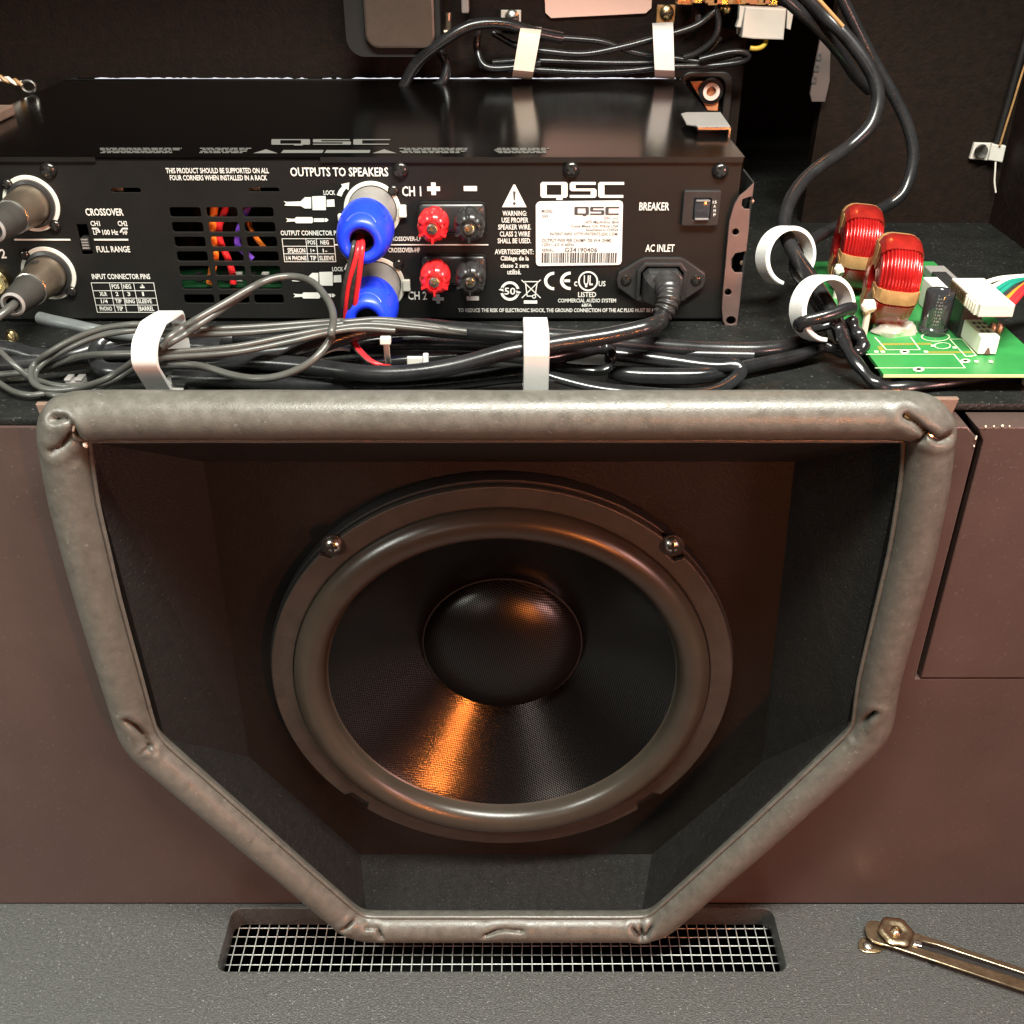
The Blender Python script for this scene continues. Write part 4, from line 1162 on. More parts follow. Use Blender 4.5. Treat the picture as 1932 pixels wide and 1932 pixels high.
for k, (px, py, lb) in enumerate(((640, 713, 'left one of two tiny white wire ends under the bundle'), (602, 708, 'right one of two tiny white wire ends under the bundle'))):
    cable('white_wire', lb, 'wire', ident, [(px - 8, py - 6, .006), (px, py, .005), (px + 12, py + 3, .004)], 3.4, 'wirewhite')

def band(name, prof, x0, x1, m, label, cat, group=None, thick=0.0012, shear=0.0):
    """closed strap: prof is a loop of (y, z); width from x0 to x1"""
    pr = catmull([Vector((0, y, z)) for y, z in prof], 8, True)
    n = len(pr)
    c = sum(pr, Vector()) / n
    V, F = [], []
    zmin = min(p.z for p in pr); zmax = max(p.z for p in pr)
    for p in pr:
        d = (p - c).normalized()
        sx = shear * ((p.z - zmin) / (zmax - zmin) - 0.5)
        for (xx, off) in ((x0, 0), (x0 + .0004, thick), (x1 - .0004, thick), (x1, 0), (x1, -thick * .3), (x0, -thick * .3)):
            V.append((xx + sx, p.y + d.y * off, p.z + d.z * off))
    for i in range(n):
        for k in range(6):
            k2 = (k + 1) % 6
            F.append((i * 6 + k, i * 6 + k2, ((i + 1) % n) * 6 + k2, ((i + 1) % n) * 6 + k))
    return tag(add(name, (V, F), m), label, cat, group)
def hull_profile(circs):
    pts = sorted({(round(y + r * math.cos(a), 6), round(z + r * math.sin(a), 6)) for y, z, r in circs for a in [k * 2 * math.pi / 20 for k in range(20)]})
    def half(pp):
        h = []
        for p in pp:
            while len(h) > 1 and (h[-1][0] - h[-2][0]) * (p[1] - h[-2][1]) - (h[-1][1] - h[-2][1]) * (p[0] - h[-2][0]) <= 0: h.pop()
            h.append(p)
        return h
    hu = half(pts)[:-1] + half(pts[::-1])[:-1]
    out = []
    for a, b in zip(hu, hu[1:] + hu[:1]):
        k = max(1, int(math.dist(a, b) / .003))
        out += [(a[0] + (b[0] - a[0]) * i / k, a[1] + (b[1] - a[1]) * i / k) for i in range(k)]
    return out
def at_x(px, py, h, r):
    p = Zp(px, py, SHELF + h)
    return p.y, p.z, r
GS = 'white nylon straps round the front cable bundle'
x0, x1 = P(987, 670, 0.455).x, P(1036, 670, 0.455).x
band('cable_strap', hull_profile([at_x(1010, 634, .024, .0078), at_x(1010, 657, .027, .0078), at_x(1010, 706, .012, .0078), (0.4585, SHELF + .0045, .004), (0.488, SHELF + .008, .0075)]), x0, x1, 'nylon',
     'wide upright white nylon strap round the middle of the cable bundle', 'cable strap', GS)
x0, x1 = P(272, 670, 0.455).x, P(320, 670, 0.455).x
band('cable_strap', hull_profile([at_x(290, 616, .030, .0062), at_x(290, 640, .033, .0075), at_x(290, 665, .030, .0085), at_x(290, 690, .019, .0080), (0.4615, SHELF + .0030, .0026), (0.484, SHELF + .006, .0055)]), x0, x1, 'nylon',
     'white curved nylon strap round the grey cables on the left', 'cable strap', GS, 0.0014, 0.003)
GZ = 'zip ties in the cable bundle'
t = thing('zip_tie', wpt(b2, (530, 470, .012)), 'upright clear zip tie with a square head between the thick black cables', 'zip tie', GZ)
a, b = wpt(b2, (515, 320, .030)), wpt(b2, (530, 475, .014))
add('tail', tube([a, a.lerp(b, .5) + Vector((0, -.001, 0)), b], 0.0008, 8, 1.8), 'pale', t)
add('head', box(a.x - .0026, a.x + .0024, a.y - .003, a.y + .001, a.z - .0010, a.z + .0022, .0005), 'pale', t, False)
t = thing('zip_tie', wpt(b2, (745, 470, .014)), 'lower clear zip tie lying flat around the medium black cable', 'zip tie', GZ)
a = wpt(b2, (725, 440, .016)); b = wpt(b2, (795, 435, .018))
add('tail', box(a.x - .0042, a.x + .0034, a.y - .004, a.y - .002, a.z - .0026, a.z + .0020, .0006), 'pale', t, False)
add('head', box(b.x - .0012, b.x + .0014, b.y - .006, b.y - .002, b.z - .0030, b.z + .0032, .0005), 'nylon', t, False)
p = wpt(d2, (850, 855, .002))
t = add('cable_clip', join(box(p.x - .0044, p.x + .0044, p.y - .003, p.y + .003, SHELF + .0002, SHELF + .0036, .0006), box(p.x - .0044, p.x - .0012, p.y - .0034, p.y + .003, SHELF + .0036, SHELF + .0050, .0004), box(p.x + .0008, p.x + .0044, p.y - .0034, p.y + .003, SHELF + .0036, SHELF + .0050, .0004)), 'collar', smooth=False)
tag(t, 'small grey adhesive cable clip on the shelf under the left grey loops', 'cable clip')
p = wpt(d2, (140, 385, .010))
tag(add('wire_nut', lathe([(0.0032, 0), (0.0030, .003), (0.0018, .005), (1e-4, .0055)], 14, p, 'Z'), 'brass'), 'dull brass plug tip lying in shadow at the far left of the shelf', 'plug tip')

# ------------------------------------------------------------------ nylon P-clamps on the right
def clamp(cx, cy, Y, rpx, tilt_z, tilt_x, w, label, gap, group):
    c = P(cx, cy, Y)
    r = rpx * depth(c) / FPX
    prof = [(r - .0023, -w / 2), (r - .0005, -w / 2), (r, -w / 2 + .0006), (r, w / 2 - .0006), (r - .0005, w / 2), (r - .0023, w / 2), (r - .0027, 0), (r - .0023, -w / 2)]
    V, F = lathe(prof, 64, (0, 0, 0), '-Y', None, R(gap[0]), R(gap[1]), True)
    mt = Matrix.Translation(c) @ Matrix.Rotation(R(tilt_z), 4, 'Z') @ Matrix.Rotation(R(tilt_x), 4, 'X')
    return tag(add('cable_clamp', xf((V, F), mt), 'nylon'), label, 'cable clamp', group)
GC = 'round nylon cable clamps right of the amplifier'
clamp(*c7(462, 552), 0.565, 55, 20, -14, .0115, 'upper rear round white nylon cable clamp, dimmer of the two beside the rack rail', (-55, 250), GC)
clamp(*c7(688, 876), 0.505, 62, 24, -16, .0115, 'lower front round white nylon cable clamp next to the red coils', (-20, 262), GC)
cable('black_cable', 'black cable hanging in an S curve from the top right into the upper clamp', 'cable', ident,
      [(1480, -60, .66), (1545, 20, .66), (1588, 60, .655), (1625, 105, .65), (1650, 150, .645), (1656, 195, .64), (1640, 240, .635), (1600, 278, .63), (1555, 308, .62), (1515, 342, .61), (1488, 385, .595), (1480, 430, .58), (1500, 480, .56), (1540, 540, .53), (1575, 600, .51), (1590, 640, .50)], 26, 'black')
cable('black_cable', 'second black cable hanging at the top right, passing behind the rear red coil', 'cable', ident,
      [(1560, -60, .69), (1600, 20, .69), (1640, 100, .69), (1680, 170, .685), (1710, 230, .68), (1723, 285, .675), (1716, 335, .67), (1698, 370, .665), (1665, 392, .66), (1620, 412, .64), (1575, 430, .62), (1530, 455, .59), (1500, 500, .565), (1530, 550, .54), (1560, 600, .52)], 22, 'black')
cable('black_cable', 'third black cable crossing the top right corner above the other two', 'cable', ident,
      [(1420, -60, .66), (1490, 5, .66), (1540, 50, .665), (1585, 100, .67), (1612, 140, .68), (1640, 170, .69)], 22, 'black')
cable('tan_wire', 'thin tan wire catching the light among the black cables at the top right', 'wire', ident, [(1500, -50, .64), (1545, 0, .64), (1590, 50, .642)], 8, 'tape')
cable('black_sleeve', 'black sleeve bent across the mouth of the lower round clamp', 'cable', c7,
      [(880, 880, .50), (840, 880, .498), (760, 910, .495), (660, 940, .493), (570, 960, .494), (545, 985, .497), (580, 1000, .503), (680, 985, .507), (800, 950, .507)], 26, 'sleeve', wide=0.75)
cable('black_sleeve', 'flat black sleeve dropping from the lower clamp and running right under the green board', 'cable', c7,
      [(760, 940, .500), (790, 1000, .497), (820, 1080, .490), (860, 1160, .482), (930, 1250, .474), (1010, 1330, .4675), (1100, 1358, .466), (1250, 1350, .467), (1450, 1325, .471), (1700, 1290, .478), (2000, 1250, .49)], 22, 'sleeve', wide=1.25, rfun=lambda t: 1 + 0.10 * math.sin(40 * t))
cable('black_cable', 'crumpled black cable end tucked behind the flat sleeve below the lower clamp', 'cable', c7,
      [(860, 940, .51), (890, 1010, .505), (935, 1080, .50), (930, 1130, .495), (880, 1150, .495), (780, 1130, .50), (700, 1100, .505)], 24, 'sleeve', rfun=lambda t: 1 + 0.14 * math.sin(34 * t))
cable('grey_cable', 'thin dim cable passing behind both round clamps', 'cable', c7, [(600, 440, .60), (540, 480, .58), (500, 560, .56), (600, 680, .54), (700, 800, .52)], 9, 'boot')

# ------------------------------------------------------------------ rack rail right of the amplifier
YQ = YA - 0.0045
rl = polyp(c6, [(1878, 188), (1835, 232), (1790, 268), (1757, 320), (1738, 380), (1724, 430), (1712, 560), (1700, 700), (1686, 850), (1678, 960), (1684, 1040), (1712, 1100), (1748, 1118), (1770, 1085), (1786, 960), (1800, 820), (1806, 745), (1760, 745), (1738, 715), (1738, 660), (1762, 625), (1830, 610), (1845, 480), (1850, 352), (1818, 350), (1800, 325), (1806, 290), (1838, 278), (1868, 272)], YQ)
hl = [polyp(c6, circ(1763, 492, 21, 16), YQ), polyp(c6, circ(1717, 865, 21, 16), YQ), polyp(c6, circ(1735, 1040, 30, 16, 26), YQ)]
rail = thing('rack_rail', (rl[12][0], YQ, rl[12][1]), 'pinkish brown rack rail with round holes and notches beside the amplifier', 'rack rail')
add('rail', plate([rl] + hl, 0.0016, on_wall(YQ), 0.0003), 'rail', rail)
x_ = wp(c6, 1868, 300, YQ)[0]
add('return_edge', box(x_ - .0008, x_ + .0002, YQ + .0018, YQ + .03, rl[12][1], rl[0][1]), 'dark', rail, False)
p = P(*c6(1860, 300), YQ + .004)
add('bolt', lathe([(.0014, 0), (.0014, .001), (1e-4, .0014)], 12, p), 'plug', rail)
p = P(*c6(1804, 680), YQ + .004)
add('bolt', lathe([(.0014, 0), (.0014, .001), (1e-4, .0014)], 12, p), 'plug', rail)

# ------------------------------------------------------------------ circuit board
BZ = CZ - 0.2055
BX0, BX1, BY0, BY1 = 0.1785, 0.2615, 0.4655, 0.637
pcb = thing('circuit_board', ((BX0 + BX1) / 2, BY0, SHELF), 'green crossover circuit board carrying two red coils, on the shelf at the right', 'circuit board')
add('board', box(BX0, BX1, BY0, BY1, BZ - 0.0016, BZ), 'pcb', pcb, False)
add('board_edge', box(BX0, BX1, BY0 - 0.0006, BY0 - 0.0001, BZ - 0.0015, BZ - 0.0001), 'pcbedge', pcb, False)
for sx_, sy_ in ((BX0 + .006, BY0 + .012), (BX1 - .006, BY0 + .012), (BX0 + .006, BY1 - .01), (BX1 - .006, BY1 - .01)):
    add('standoff', lathe([(.003, 0), (.003, BZ - .0018 - SHELF)], 12, (sx_, sy_, SHELF), 'Z'), 'pale', pcb)
def bpt(x, y):
    p = Zp(*e5(x, y), BZ + 0.0002)
    return p.x, p.y
def bstroke(pts, w=0.00028, closed=False):
    pw = [Vector(bpt(*p)) for p in pts]
    if closed: pw.append(pw[0])
    out = []
    for a, b in zip(pw[:-1], pw[1:]):
        d = (b - a).normalized(); n = Vector((-d.y, d.x)) * w
        out.append([(a + n).to_tuple(), (b + n).to_tuple(), (b - n).to_tuple(), (a - n).to_tuple()])
    return out
def bflat(name, polys, m, z=BZ + 0.0002):
    V, F = [], []
    for i, pl in enumerate(polys):
        k = len(V); V += [(a, b, z + 0.000004 * i) for a, b in pl]; F.append(tuple(range(k, k + len(pl))))
    add(name, (V, F), m, pcb, False)
silk = bstroke([(340, 1612), (1225, 1612), (1340, 1750), (430, 1750)]) + bstroke([(430, 1440), (545, 1567), (885, 1567), (790, 1440)]) + bstroke([(1185, 1460), (1310, 1460), (1450, 1625), (1345, 1635)], closed=True)
silk += bstroke([(1200, 1210), (1340, 1360)]) + bstroke([(1180, 1290), (1245, 1370), (1320, 1372)]) + bstroke([(1345, 1635), (1410, 1635)])
for cx, cy, rx, ry in ((1110, 1528, 80, 30), (1040, 1440, 140, 44)):
    silk += bstroke([(cx + rx * math.cos(t), cy + ry * math.sin(t)) for t in [k * 2 * math.pi / 24 for k in range(24)]], closed=True)
bflat('board_print', silk, 'silk')
for cx, cy, rx in ((728, 1590, 48), (1340, 1683, 50), (870, 1768, 56), (905, 1345, 40), (1265, 1390, 26)):
    pads = [bpt(cx + rx * math.cos(k * math.pi / 10), cy + rx * .42 * math.sin(k * math.pi / 10)) for k in range(20)]
    hl_ = [bpt(cx + rx * .5 * math.cos(k * math.pi / 10), cy + rx * .2 * math.sin(k * math.pi / 10)) for k in range(20)]
    bflat('solder_pad', [pads], 'silk', BZ + .0004)
    bflat('pad_hole', [hl_], 'rim', BZ + .0006)
for x, y in ((1010, 1530), (1228, 1548), (1595, 1690), (1448, 1688), (440, 1590), (505, 1590), (940, 1590)):
    bflat('solder_pad', [[bpt(x - 18, y - 10), bpt(x + 22, y - 8), bpt(x + 26, y + 10), bpt(x - 14, y + 8)]], 'silk', BZ + .0004)
bflat('copper_track', [[bpt(940, 1580), bpt(1500, 1580), bpt(1510, 1598), bpt(940, 1600)], [bpt(480, 1500), bpt(1000, 1495), bpt(1000, 1515), bpt(480, 1520)], [bpt(450, 1530), bpt(500, 1530), bpt(540, 1590), bpt(490, 1590)]], 'track', BZ + .00008)
def coil(x, Yc, Rr, label):
    w = 0.0205
    zc = BZ + Rr + 0.0005
    c = (x, Yc, zc)
    nr = 13
    prof = [(0.0075, 0.0)]
    for k in range(5): prof.append((0.0105 + (Rr - .0048 - .0105) * (k + 1) / 6, -0.0003 * (k % 2)))
    prof.append((Rr - 0.0050, 0.0002))
    for k in range(nr):
        a = k * w / nr
        e_ = 0.0042 * max(0, 1 - min(k, nr - 1 - k) / 3.6) ** 2
        prof += [(Rr - e_ - .0003, a + w / nr * .2), (Rr - e_, a + w / nr * .45), (Rr - e_ - .00015, a + w / nr * .7), (Rr - e_ - 0.0008, a + w / nr * .98)]
    prof += [(Rr - .005, w), (0.0075, w), (0.0075, 0.0)]
    cc = Vector((x + w / 2, Yc, zc))
    turn = Matrix.Translation(cc) @ Matrix.Rotation(R(-7), 4, 'Z') @ Matrix.Rotation(R(4), 4, 'Y') @ Matrix.Translation(-cc)
    co = add('coil', xf(lathe(prof, 72, c, 'X'), turn), 'coil', pcb, ang=75)
    tag(co, label)
    def wrap(a0, a1, rr, m, nm, ex=0.0005, n=6):
        pr = [(0.0070, -ex), (rr - .0048, -ex), (rr - .0020, .0012), (rr - .0004, .0038), (rr, .0062), (rr, w - .0062), (rr - .0004, w - .0038), (rr - .0020, w - .0012), (rr - .0048, w + ex), (0.0070, w + ex)]
        add(nm, xf(lathe(pr, n, c, 'X', None, R(a0), R(a1), True), turn), m, co, True, ang=25)
    wrap(176, 193, Rr + .0006, 'tape', 'tape')
    wrap(196, 262, Rr + .0004, 'coilwrap', 'film_wrap', .0004, 10)
    wrap(66, 84, Rr + .0005, 'tape', 'tape', .0005, 5)
    wrap(85, 122, Rr + .0004, 'coilwrap', 'film_wrap', .0004, 7)
    wrap(290, 312, Rr + .0005, 'tape', 'tape')
    # tan strips on the end face
    for aa in (100, 190, 250):
        mt = turn @ Matrix.Translation(c) @ Matrix.Rotation(R(aa), 4, 'X')
        add('tape', xf(box(-.0011, -.0007, .0120, Rr - .0045, -.0013, .0013), mt), 'tape', co, False)
    return co
coil(0.1880, 0.5320, 0.0235, 'front red coil, brighter of the two')
coil(0.1850, 0.5880, 0.0235, 'rear red coil, dimmer and half hidden')
# glue at the foot of the front coil, white toggles
random.seed(9)
def blob(c, rx, ry, rz, seed, n=18):
    rn = random.Random(seed)
    ph = [rn.uniform(0, 6.28) for _ in range(6)]
    V, F = [], []
    m2 = 12
    for i in range(m2 + 1):
        th = math.pi * i / m2
        for k in range(n):
            a = 2 * math.pi * k / n
            q = 1 + .10 * math.sin(3 * a + ph[0]) + .08 * math.sin(5 * a + 2 * th + ph[1]) + .06 * math.sin(7 * th + ph[2] + 2 * a)
            V.append((c[0] + rx * q * math.sin(th) * math.cos(a), c[1] + ry * q * math.sin(th) * math.sin(a), c[2] + rz * q * math.cos(th)))
    for i in range(m2):
        for k in range(n):
            F.append((i * n + k, i * n + (k + 1) % n, (i + 1) * n + (k + 1) % n, (i + 1) * n + k))
    return V, F
gx, gy = bpt(625, 1415)
add('glue_blob', blob((gx, gy + .004, BZ + .001), .0115, .008, .0055, 4, 26), 'glue', pcb)
for (x, y, sc) in ((365, 1130, 1.0), (80, 760, 0.9)):
    p = P(*e5(x, y), 0.515 if sc == 1.0 else 0.57)
    tie = add('nylon_tie', join(blob((p.x, p.y, p.z), .0042 * sc, .003, .0034 * sc, 7, 14), tube([p, p + Vector((.0005, .001, -.009)), p + Vector((.0008, .002, -.020 * sc))], .0017, 10)), 'nylonwarm', pcb)
cx_, cy_ = bpt(1040, 1425)
cap_ = add('capacitor', lathe([(1e-4, .0001), (.0072, .0001), (.0074, .001), (.0074, .0035), (.0069, .0042), (.0069, .0050), (.0073, .0058), (.0073, .0218), (.0070, .0226), (.0058, .0226), (.0056, .0220), (1e-4, .0220)], 40, (cx_, cy_ + .005, BZ), 'Z'), 'glossblack', pcb)
random.seed(15)
mk = []
for k in range(9):
    zz = BZ + .0065 + k * .0017
    for j in range(3):
        a0 = R(-118 + j * 9 + random.uniform(-2, 2)); a1 = a0 + R(random.uniform(3, 7))
        rr = .00745
        mk.append([(cx_ + rr * math.cos(a), cy_ + .005 + rr * math.sin(a), zz_) for a, zz_ in ((a0, zz), (a1, zz), (a1, zz + .0009), (a0, zz + .0009))])
V = [p for q_ in mk for p in q_]
add('capacitor_print', (V, [tuple(range(4 * i, 4 * i + 4)) for i in range(len(mk))]), 'greyprint', cap_, False)
# blocks behind the capacitor
p = P(*e5(1105, 1000), 0.545)
add('film_block', box(p.x - .0050, p.x + .0052, .5400, .562, BZ + .0002, p.z + .0035, .0006), 'ceramic', pcb, False)
p = P(*e5(1060, 800), 0.60)
add('film_block', box(p.x - .004, p.x + .008, .588, .612, BZ + .0002, p.z + .001, .0006), 'collar', pcb, False)
add('dark_block', box(p.x - .016, p.x - .008, .53, .57, BZ + .0002, BZ + .016, .0006), 'blackplastic', pcb, False)
# white cement resistor
fx0, _ = bpt(1462, 1622); fx1, fy = bpt(1648, 1622)
rs = add('resistor', box(fx0, fx1, fy, fy + .0245, BZ + .0006, BZ + .0100, .0005), 'ceramic', pcb, False)
pol = []
random.seed(21)
for i in range(3):
    for j in range(3):
        if random.random() < .8:
            xx = fx0 + .0018 + i * .0027; yy = fy + .005 + j * .0055
            pol.append([(xx, yy), (xx + .0019, yy), (xx + .0019, yy + .0035), (xx, yy + .0035)])
V = [(a, b, BZ + .0103) for q_ in pol for a, b in q_]
add('resistor_print', (V, [tuple(range(4 * i, 4 * i + 4)) for i in range(len(pol))]), 'greyink', rs, False)
xm = (fx0 + fx1) / 2
add('resistor_notch', plate([[(xm - .0016, BZ + .0008), (xm + .0016, BZ + .0008), (xm + .0004, BZ + .0042), (xm - .0004, BZ + .0042)]], .0004, on_wall(fy - .0003)), 'rail', rs, False)
for x, y in ((1625, 1305), (1672, 1350), (1690, 1320)):
    q = P(*e5(x, y), .520)
    add('solder_post', lathe([(.0021, 0), (.0023, .003), (.0012, .005), (1e-4, .0055)], 12, (q.x, q.y, BZ), 'Z'), 'plug', pcb)
HX0, HX1, HY0, HY1, HZ0, HZ1 = .2273, .2442, .4870, .5265, CZ - .1850, CZ - .1785
add('header', box(HX0 + .003, HX1 - .003, .5115, HY1, BZ + .0002, HZ0 - .0002, .0004), 'blackplastic', pcb, False)
con = thing('wire_connector', (HX0, HY0, HZ0), 'long off-white plug connector with coloured wires, standing on the circuit board at the right edge', 'connector')
add('housing', box(HX0, HX1, HY0, HY1, HZ0, HZ1, .0005), 'pale', con, False)
for k in range(12):
    yy = HY0 + .0025 + k * .0030
    add('contact', box(HX0 - .0013, HX0 + .0002, yy, yy + .0016, HZ0 + .0002, HZ1 - .0006, .0003), 'nylonwarm' if k < 5 else 'bronze', con, False)
ends = [('wirewhite', 1560, 890, 1700, 850, 1932, 830), ('wirewhite', 1610, 940, 1750, 880, 1932, 850), ('wiregreen', 1650, 970, 1780, 890, 1932, 862), ('wiregreen', 1690, 1000, 1810, 910, 1932, 880), ('wireblack', 1730, 1025, 1850, 935, 1932, 893), ('wireorange', 1755, 1060, 1860, 970, 1960, 900), ('wirered', 1790, 1085, 1880, 985, 1960, 915), ('wirered', 1815, 1110, 1900, 1010, 1970, 935)]
for k, (m, xa_, ya_, xm_, ym_, xe_, ye_) in enumerate(ends):
    Y0 = HY1 - .004 - k * .0045
    st_ = Vector((HX1 - .001, Y0, (HZ0 + HZ1) / 2))
    p1 = P(*e5(xa_, ya_), Y0 + .002)
    p2 = P(*e5(xm_, ym_), Y0 + .008)
    p3 = P(*e5(xe_, ye_), Y0 + .014)
    add('wire', tube(catmull([st_, p1, p2, p3, p3 + (p3 - p2) * 2.0], 8), .0014, 10), m, con)

# ------------------------------------------------------------------ things on the back boards
pb = thing('power_supply', P(745, 110, 0.79), 'grey-black power adapter box with rounded corners hanging on the back board, top centre', 'power adapter')
a = P(655, 108, 0.772); b = P(832, 108, 0.772)
zt = CZ + 0.02
add('shell', plate([rrect(a.x, b.x, a.z, zt, .012, 6)], .036, on_wall(.774)), 'dark', pb)
a2, b2_ = P(690, 92, 0.768), P(822, 92, 0.768)
add('face', plate([rrect(a2.x, b2_.x, a2.z, zt, .009, 6)], .005, on_wall(.768), .0018), 'boxplastic', pb)
GT = 'dark cables bundled on the back board'
for k, (pp, dd, lb) in enumerate((
        ([(760, 175, .775), (765, 155, .775), (790, 115, .772), (840, 75, .77), (890, 48, .772), (950, 45, .775), (1010, 62, .78), (1060, 72, .785)], 22, 'thickest dark cable on the back board, looping down over the bright gap'),
        ([(905, 45, .79), (900, 90, .79), (915, 125, .785), (960, 128, .785), (1020, 118, .785)], 14, 'dark cable bent in a U at the left end of the upper bundle'),
        ([(830, 95, .79), (842, 120, .788), (838, 150, .785), (820, 165, .785), (800, 170, .785)], 18, 'dark cable tail hanging beside the adapter box above the bright gap'),
        ([(930, 62, .79), (980, 88, .787), (1040, 98, .785), (1100, 102, .785), (1160, 92, .785), (1230, 74, .785), (1310, 50, .785), (1350, 20, .785)], 13, 'dark cable dipping between the two upper straps'),
        ([(990, 74, .79), (1040, 72, .787), (1090, 74, .787), (1140, 80, .787), (1200, 100, .787), (1260, 108, .787), (1340, 118, .785), (1400, 108, .78)], 11, 'uppermost dark cable between the two upper straps'),
        ([(930, 118, .79), (1000, 114, .788), (1100, 117, .788), (1180, 119, .788), (1260, 116, .788), (1330, 100, .788), (1360, 70, .788)], 11, 'fourth dark cable of the upper bundle, next to the lowest'),
        ([(960, 130, .785), (1020, 132, .784), (1100, 136, .784), (1180, 134, .784), (1260, 126, .784), (1340, 124, .784), (1400, 116, .78), (1412, 102, .778), (1380, 98, .778), (1320, 112, .78)], 11, 'lowest dark cable of the upper bundle with a loop at its right end'))):
    cable('dark_cable', lb, 'cable', ident, pp, dd, 'black', GT)
def topstrap(tl, tr_, bl, br, label, m):
    YT = .768
    rows = []
    for t, dy in ((0, .020), (.06, .006), (.14, .0015), (.3, 0), (.6, 0), (.85, .001), (.95, .005), (1, .018)):
        l = (tl[0] + (bl[0] - tl[0]) * t, tl[1] + (bl[1] - tl[1]) * t)
        r = (tr_[0] + (br[0] - tr_[0]) * t, tr_[1] + (br[1] - tr_[1]) * t)
        rows.append((P(*l, YT + dy), P(*r, YT + dy)))
    V, F = [], []
    for l, r in rows:
        V += [l, r, r + Vector((0, .0012, 0)), l + Vector((0, .0012, 0))]
    for i in range(len(rows) - 1):
        for k in range(4):
            k2 = (k + 1) % 4
            F.append((i * 4 + k, i * 4 + k2, i * 4 + 4 + k2, i * 4 + 4 + k))
    F += [(0, 1, 2, 3), tuple(len(V) - 4 + k for k in range(4))]
    return tag(add('cable_strap', (V, F), m), label, 'cable strap', 'nylon straps round the upper bundle')
topstrap((983, 46), (1022, 52), (966, 147), (1004, 150), 'leaning cream nylon strap round the upper cable bundle, left of the two', 'nylonwarm')
topstrap((1231, 44), (1270, 42), (1236, 147), (1273, 149), 'upright lilac-white nylon strap round the upper cable bundle, right of the two', 'nylon')
def screwplate(x0, y0, x1, y1, cx, cy, label, m='pale', Y=.806, r=.0052, ms='steel'):
    a, b = P(x0, y0, Y), P(x1, y1, Y)
    t = thing('screw_plate', (a.x, YB, b.z), label, 'cable clip')
    add('plate', box(a.x, b.x, Y - .001, Y + .003, b.z, a.z, .0005), m, t, False)
    c = P(cx, cy, Y - .002)
    s = add('screw', lathe([(r, 0), (r * .95, .0015), (r * .6, .003), (1e-4, .0034)], 22, (c.x, Y - .001, c.z)), ms, t)
    add('slot', xf(box(-r * .75, r * .75, -.0037, -.002, -r * .13, r * .13), Matrix.Translation((c.x, Y - .001, c.z)) @ Matrix.Rotation(R(-8), 4, 'Y')), 'rim', s, False)
    return t
screwplate(945, 19, 983, 49, 966, 33, 'pale cable clip tab with a slotted screw above the left upper strap', 'pale')
screwplate(1240, 9, 1272, 44, 1258, 24, 'cable clip tab with a glowing orange lit screw above the right upper strap', 'tape', ms='brass')  # tan and brass colours carry the orange lamplight on this clip
a = [P(1026, -60, .809), P(1029, 24, .809), P(1040, 34, .809), P(1218, 25, .809), P(1229, 15, .809), P(1232, -60, .809)]
tag(add('paper_label', plate([[(p.x, p.z) for p in a]], .0008, on_wall(.809)), 'sticker', smooth=False), 'blank pinkish white label with rounded corners stuck on the back board at the top edge', 'label')
hw_ = thing('hanging_bracket', P(850, 60, .80), 'small dark metal bracket with a pale pin, just right of the adapter box', 'bracket')
a = P(838, 30, .79); b = P(885, 12, .79)
add('plate', box(a.x + .012, b.x, .786, .800, b.z - .004, CZ - .06, .001), 'collar', hw_, False)
p0, p1 = P(846, 24, .785), P(846, 78, .785)
add('pin', tube([p0, p0.lerp(p1, .5), p1], .0020, 10), 'plug', hw_)
p0, p1 = P(838, 60, .784), P(866, 60, .784)
add('cross_pin', tube([p0, p1], .0018, 10), 'plug', hw_)
# white connector lit orange, top right
a = P(*t3(1020, 380), .772); b = P(*t3(1450, 70), .772)
wc = thing('square_connector', P(*t3(1230, 400), .772), 'grey-white square plug, lit orange on its left side, hanging above the yellow wire', 'connector')
add('housing', plate([polyp(t3, [(1055, 70), (1470, 90), (1440, 405), (1130, 395), (1018, 380), (1040, 180)], .772)], .022, on_wall(.772), .0008), 'pale', wc, False)
add('latch', plate([polyp(t3, [(995, 60), (1050, 70), (1010, 280), (960, 275), (985, 200)], .775)], .006, on_wall(.775), .0005), 'pale', wc, False)
add('latch', plate([polyp(t3, [(1478, 100), (1545, 110), (1510, 305), (1470, 290)], .775)], .006, on_wall(.775), .0005), 'pale', wc, False)
cable('yellow_wire', 'short yellow wire curling below the square plug', 'wire', t3, [(1262, 380, .78), (1258, 430, .778), (1220, 475, .776), (1160, 492, .775), (1100, 488, .775)], 9, 'wireyellow')
pz = thing('lamp_board', P(*t3(900, 40), .79), 'row of orange glowing component tops at the top right corner of the back board', 'lamp board')
random.seed(13)
a = P(*t3(380, -40), .79); b = P(*t3(1540, 5), .79)
add('board', box(a.x, b.x, .786, .80, b.z, CZ - .06), 'copperplate', pz, False)
for k in range(16):
    x, y = t3(400 + k * 62 + random.uniform(-15, 15), random.uniform(-8, 12))
    p = P(x, y, .782)
    s = random.uniform(.0014, .0034)
    add('component', box(p.x - s, p.x + s, .779, .787, p.z - s * .8, p.z + s * 1.6, .0006), random.choice(['brass', 'bronze', 'tape', 'copperplate']), pz, False)
p = P(*t3(850, 85), .79)
tag(add('brass_screw', lathe([(.0042, 0), (.0036, .004), (.002, .006), (1e-4, .0065)], 14, p), 'brass'), 'small brass screw glowing orange below the row of components', 'screw')
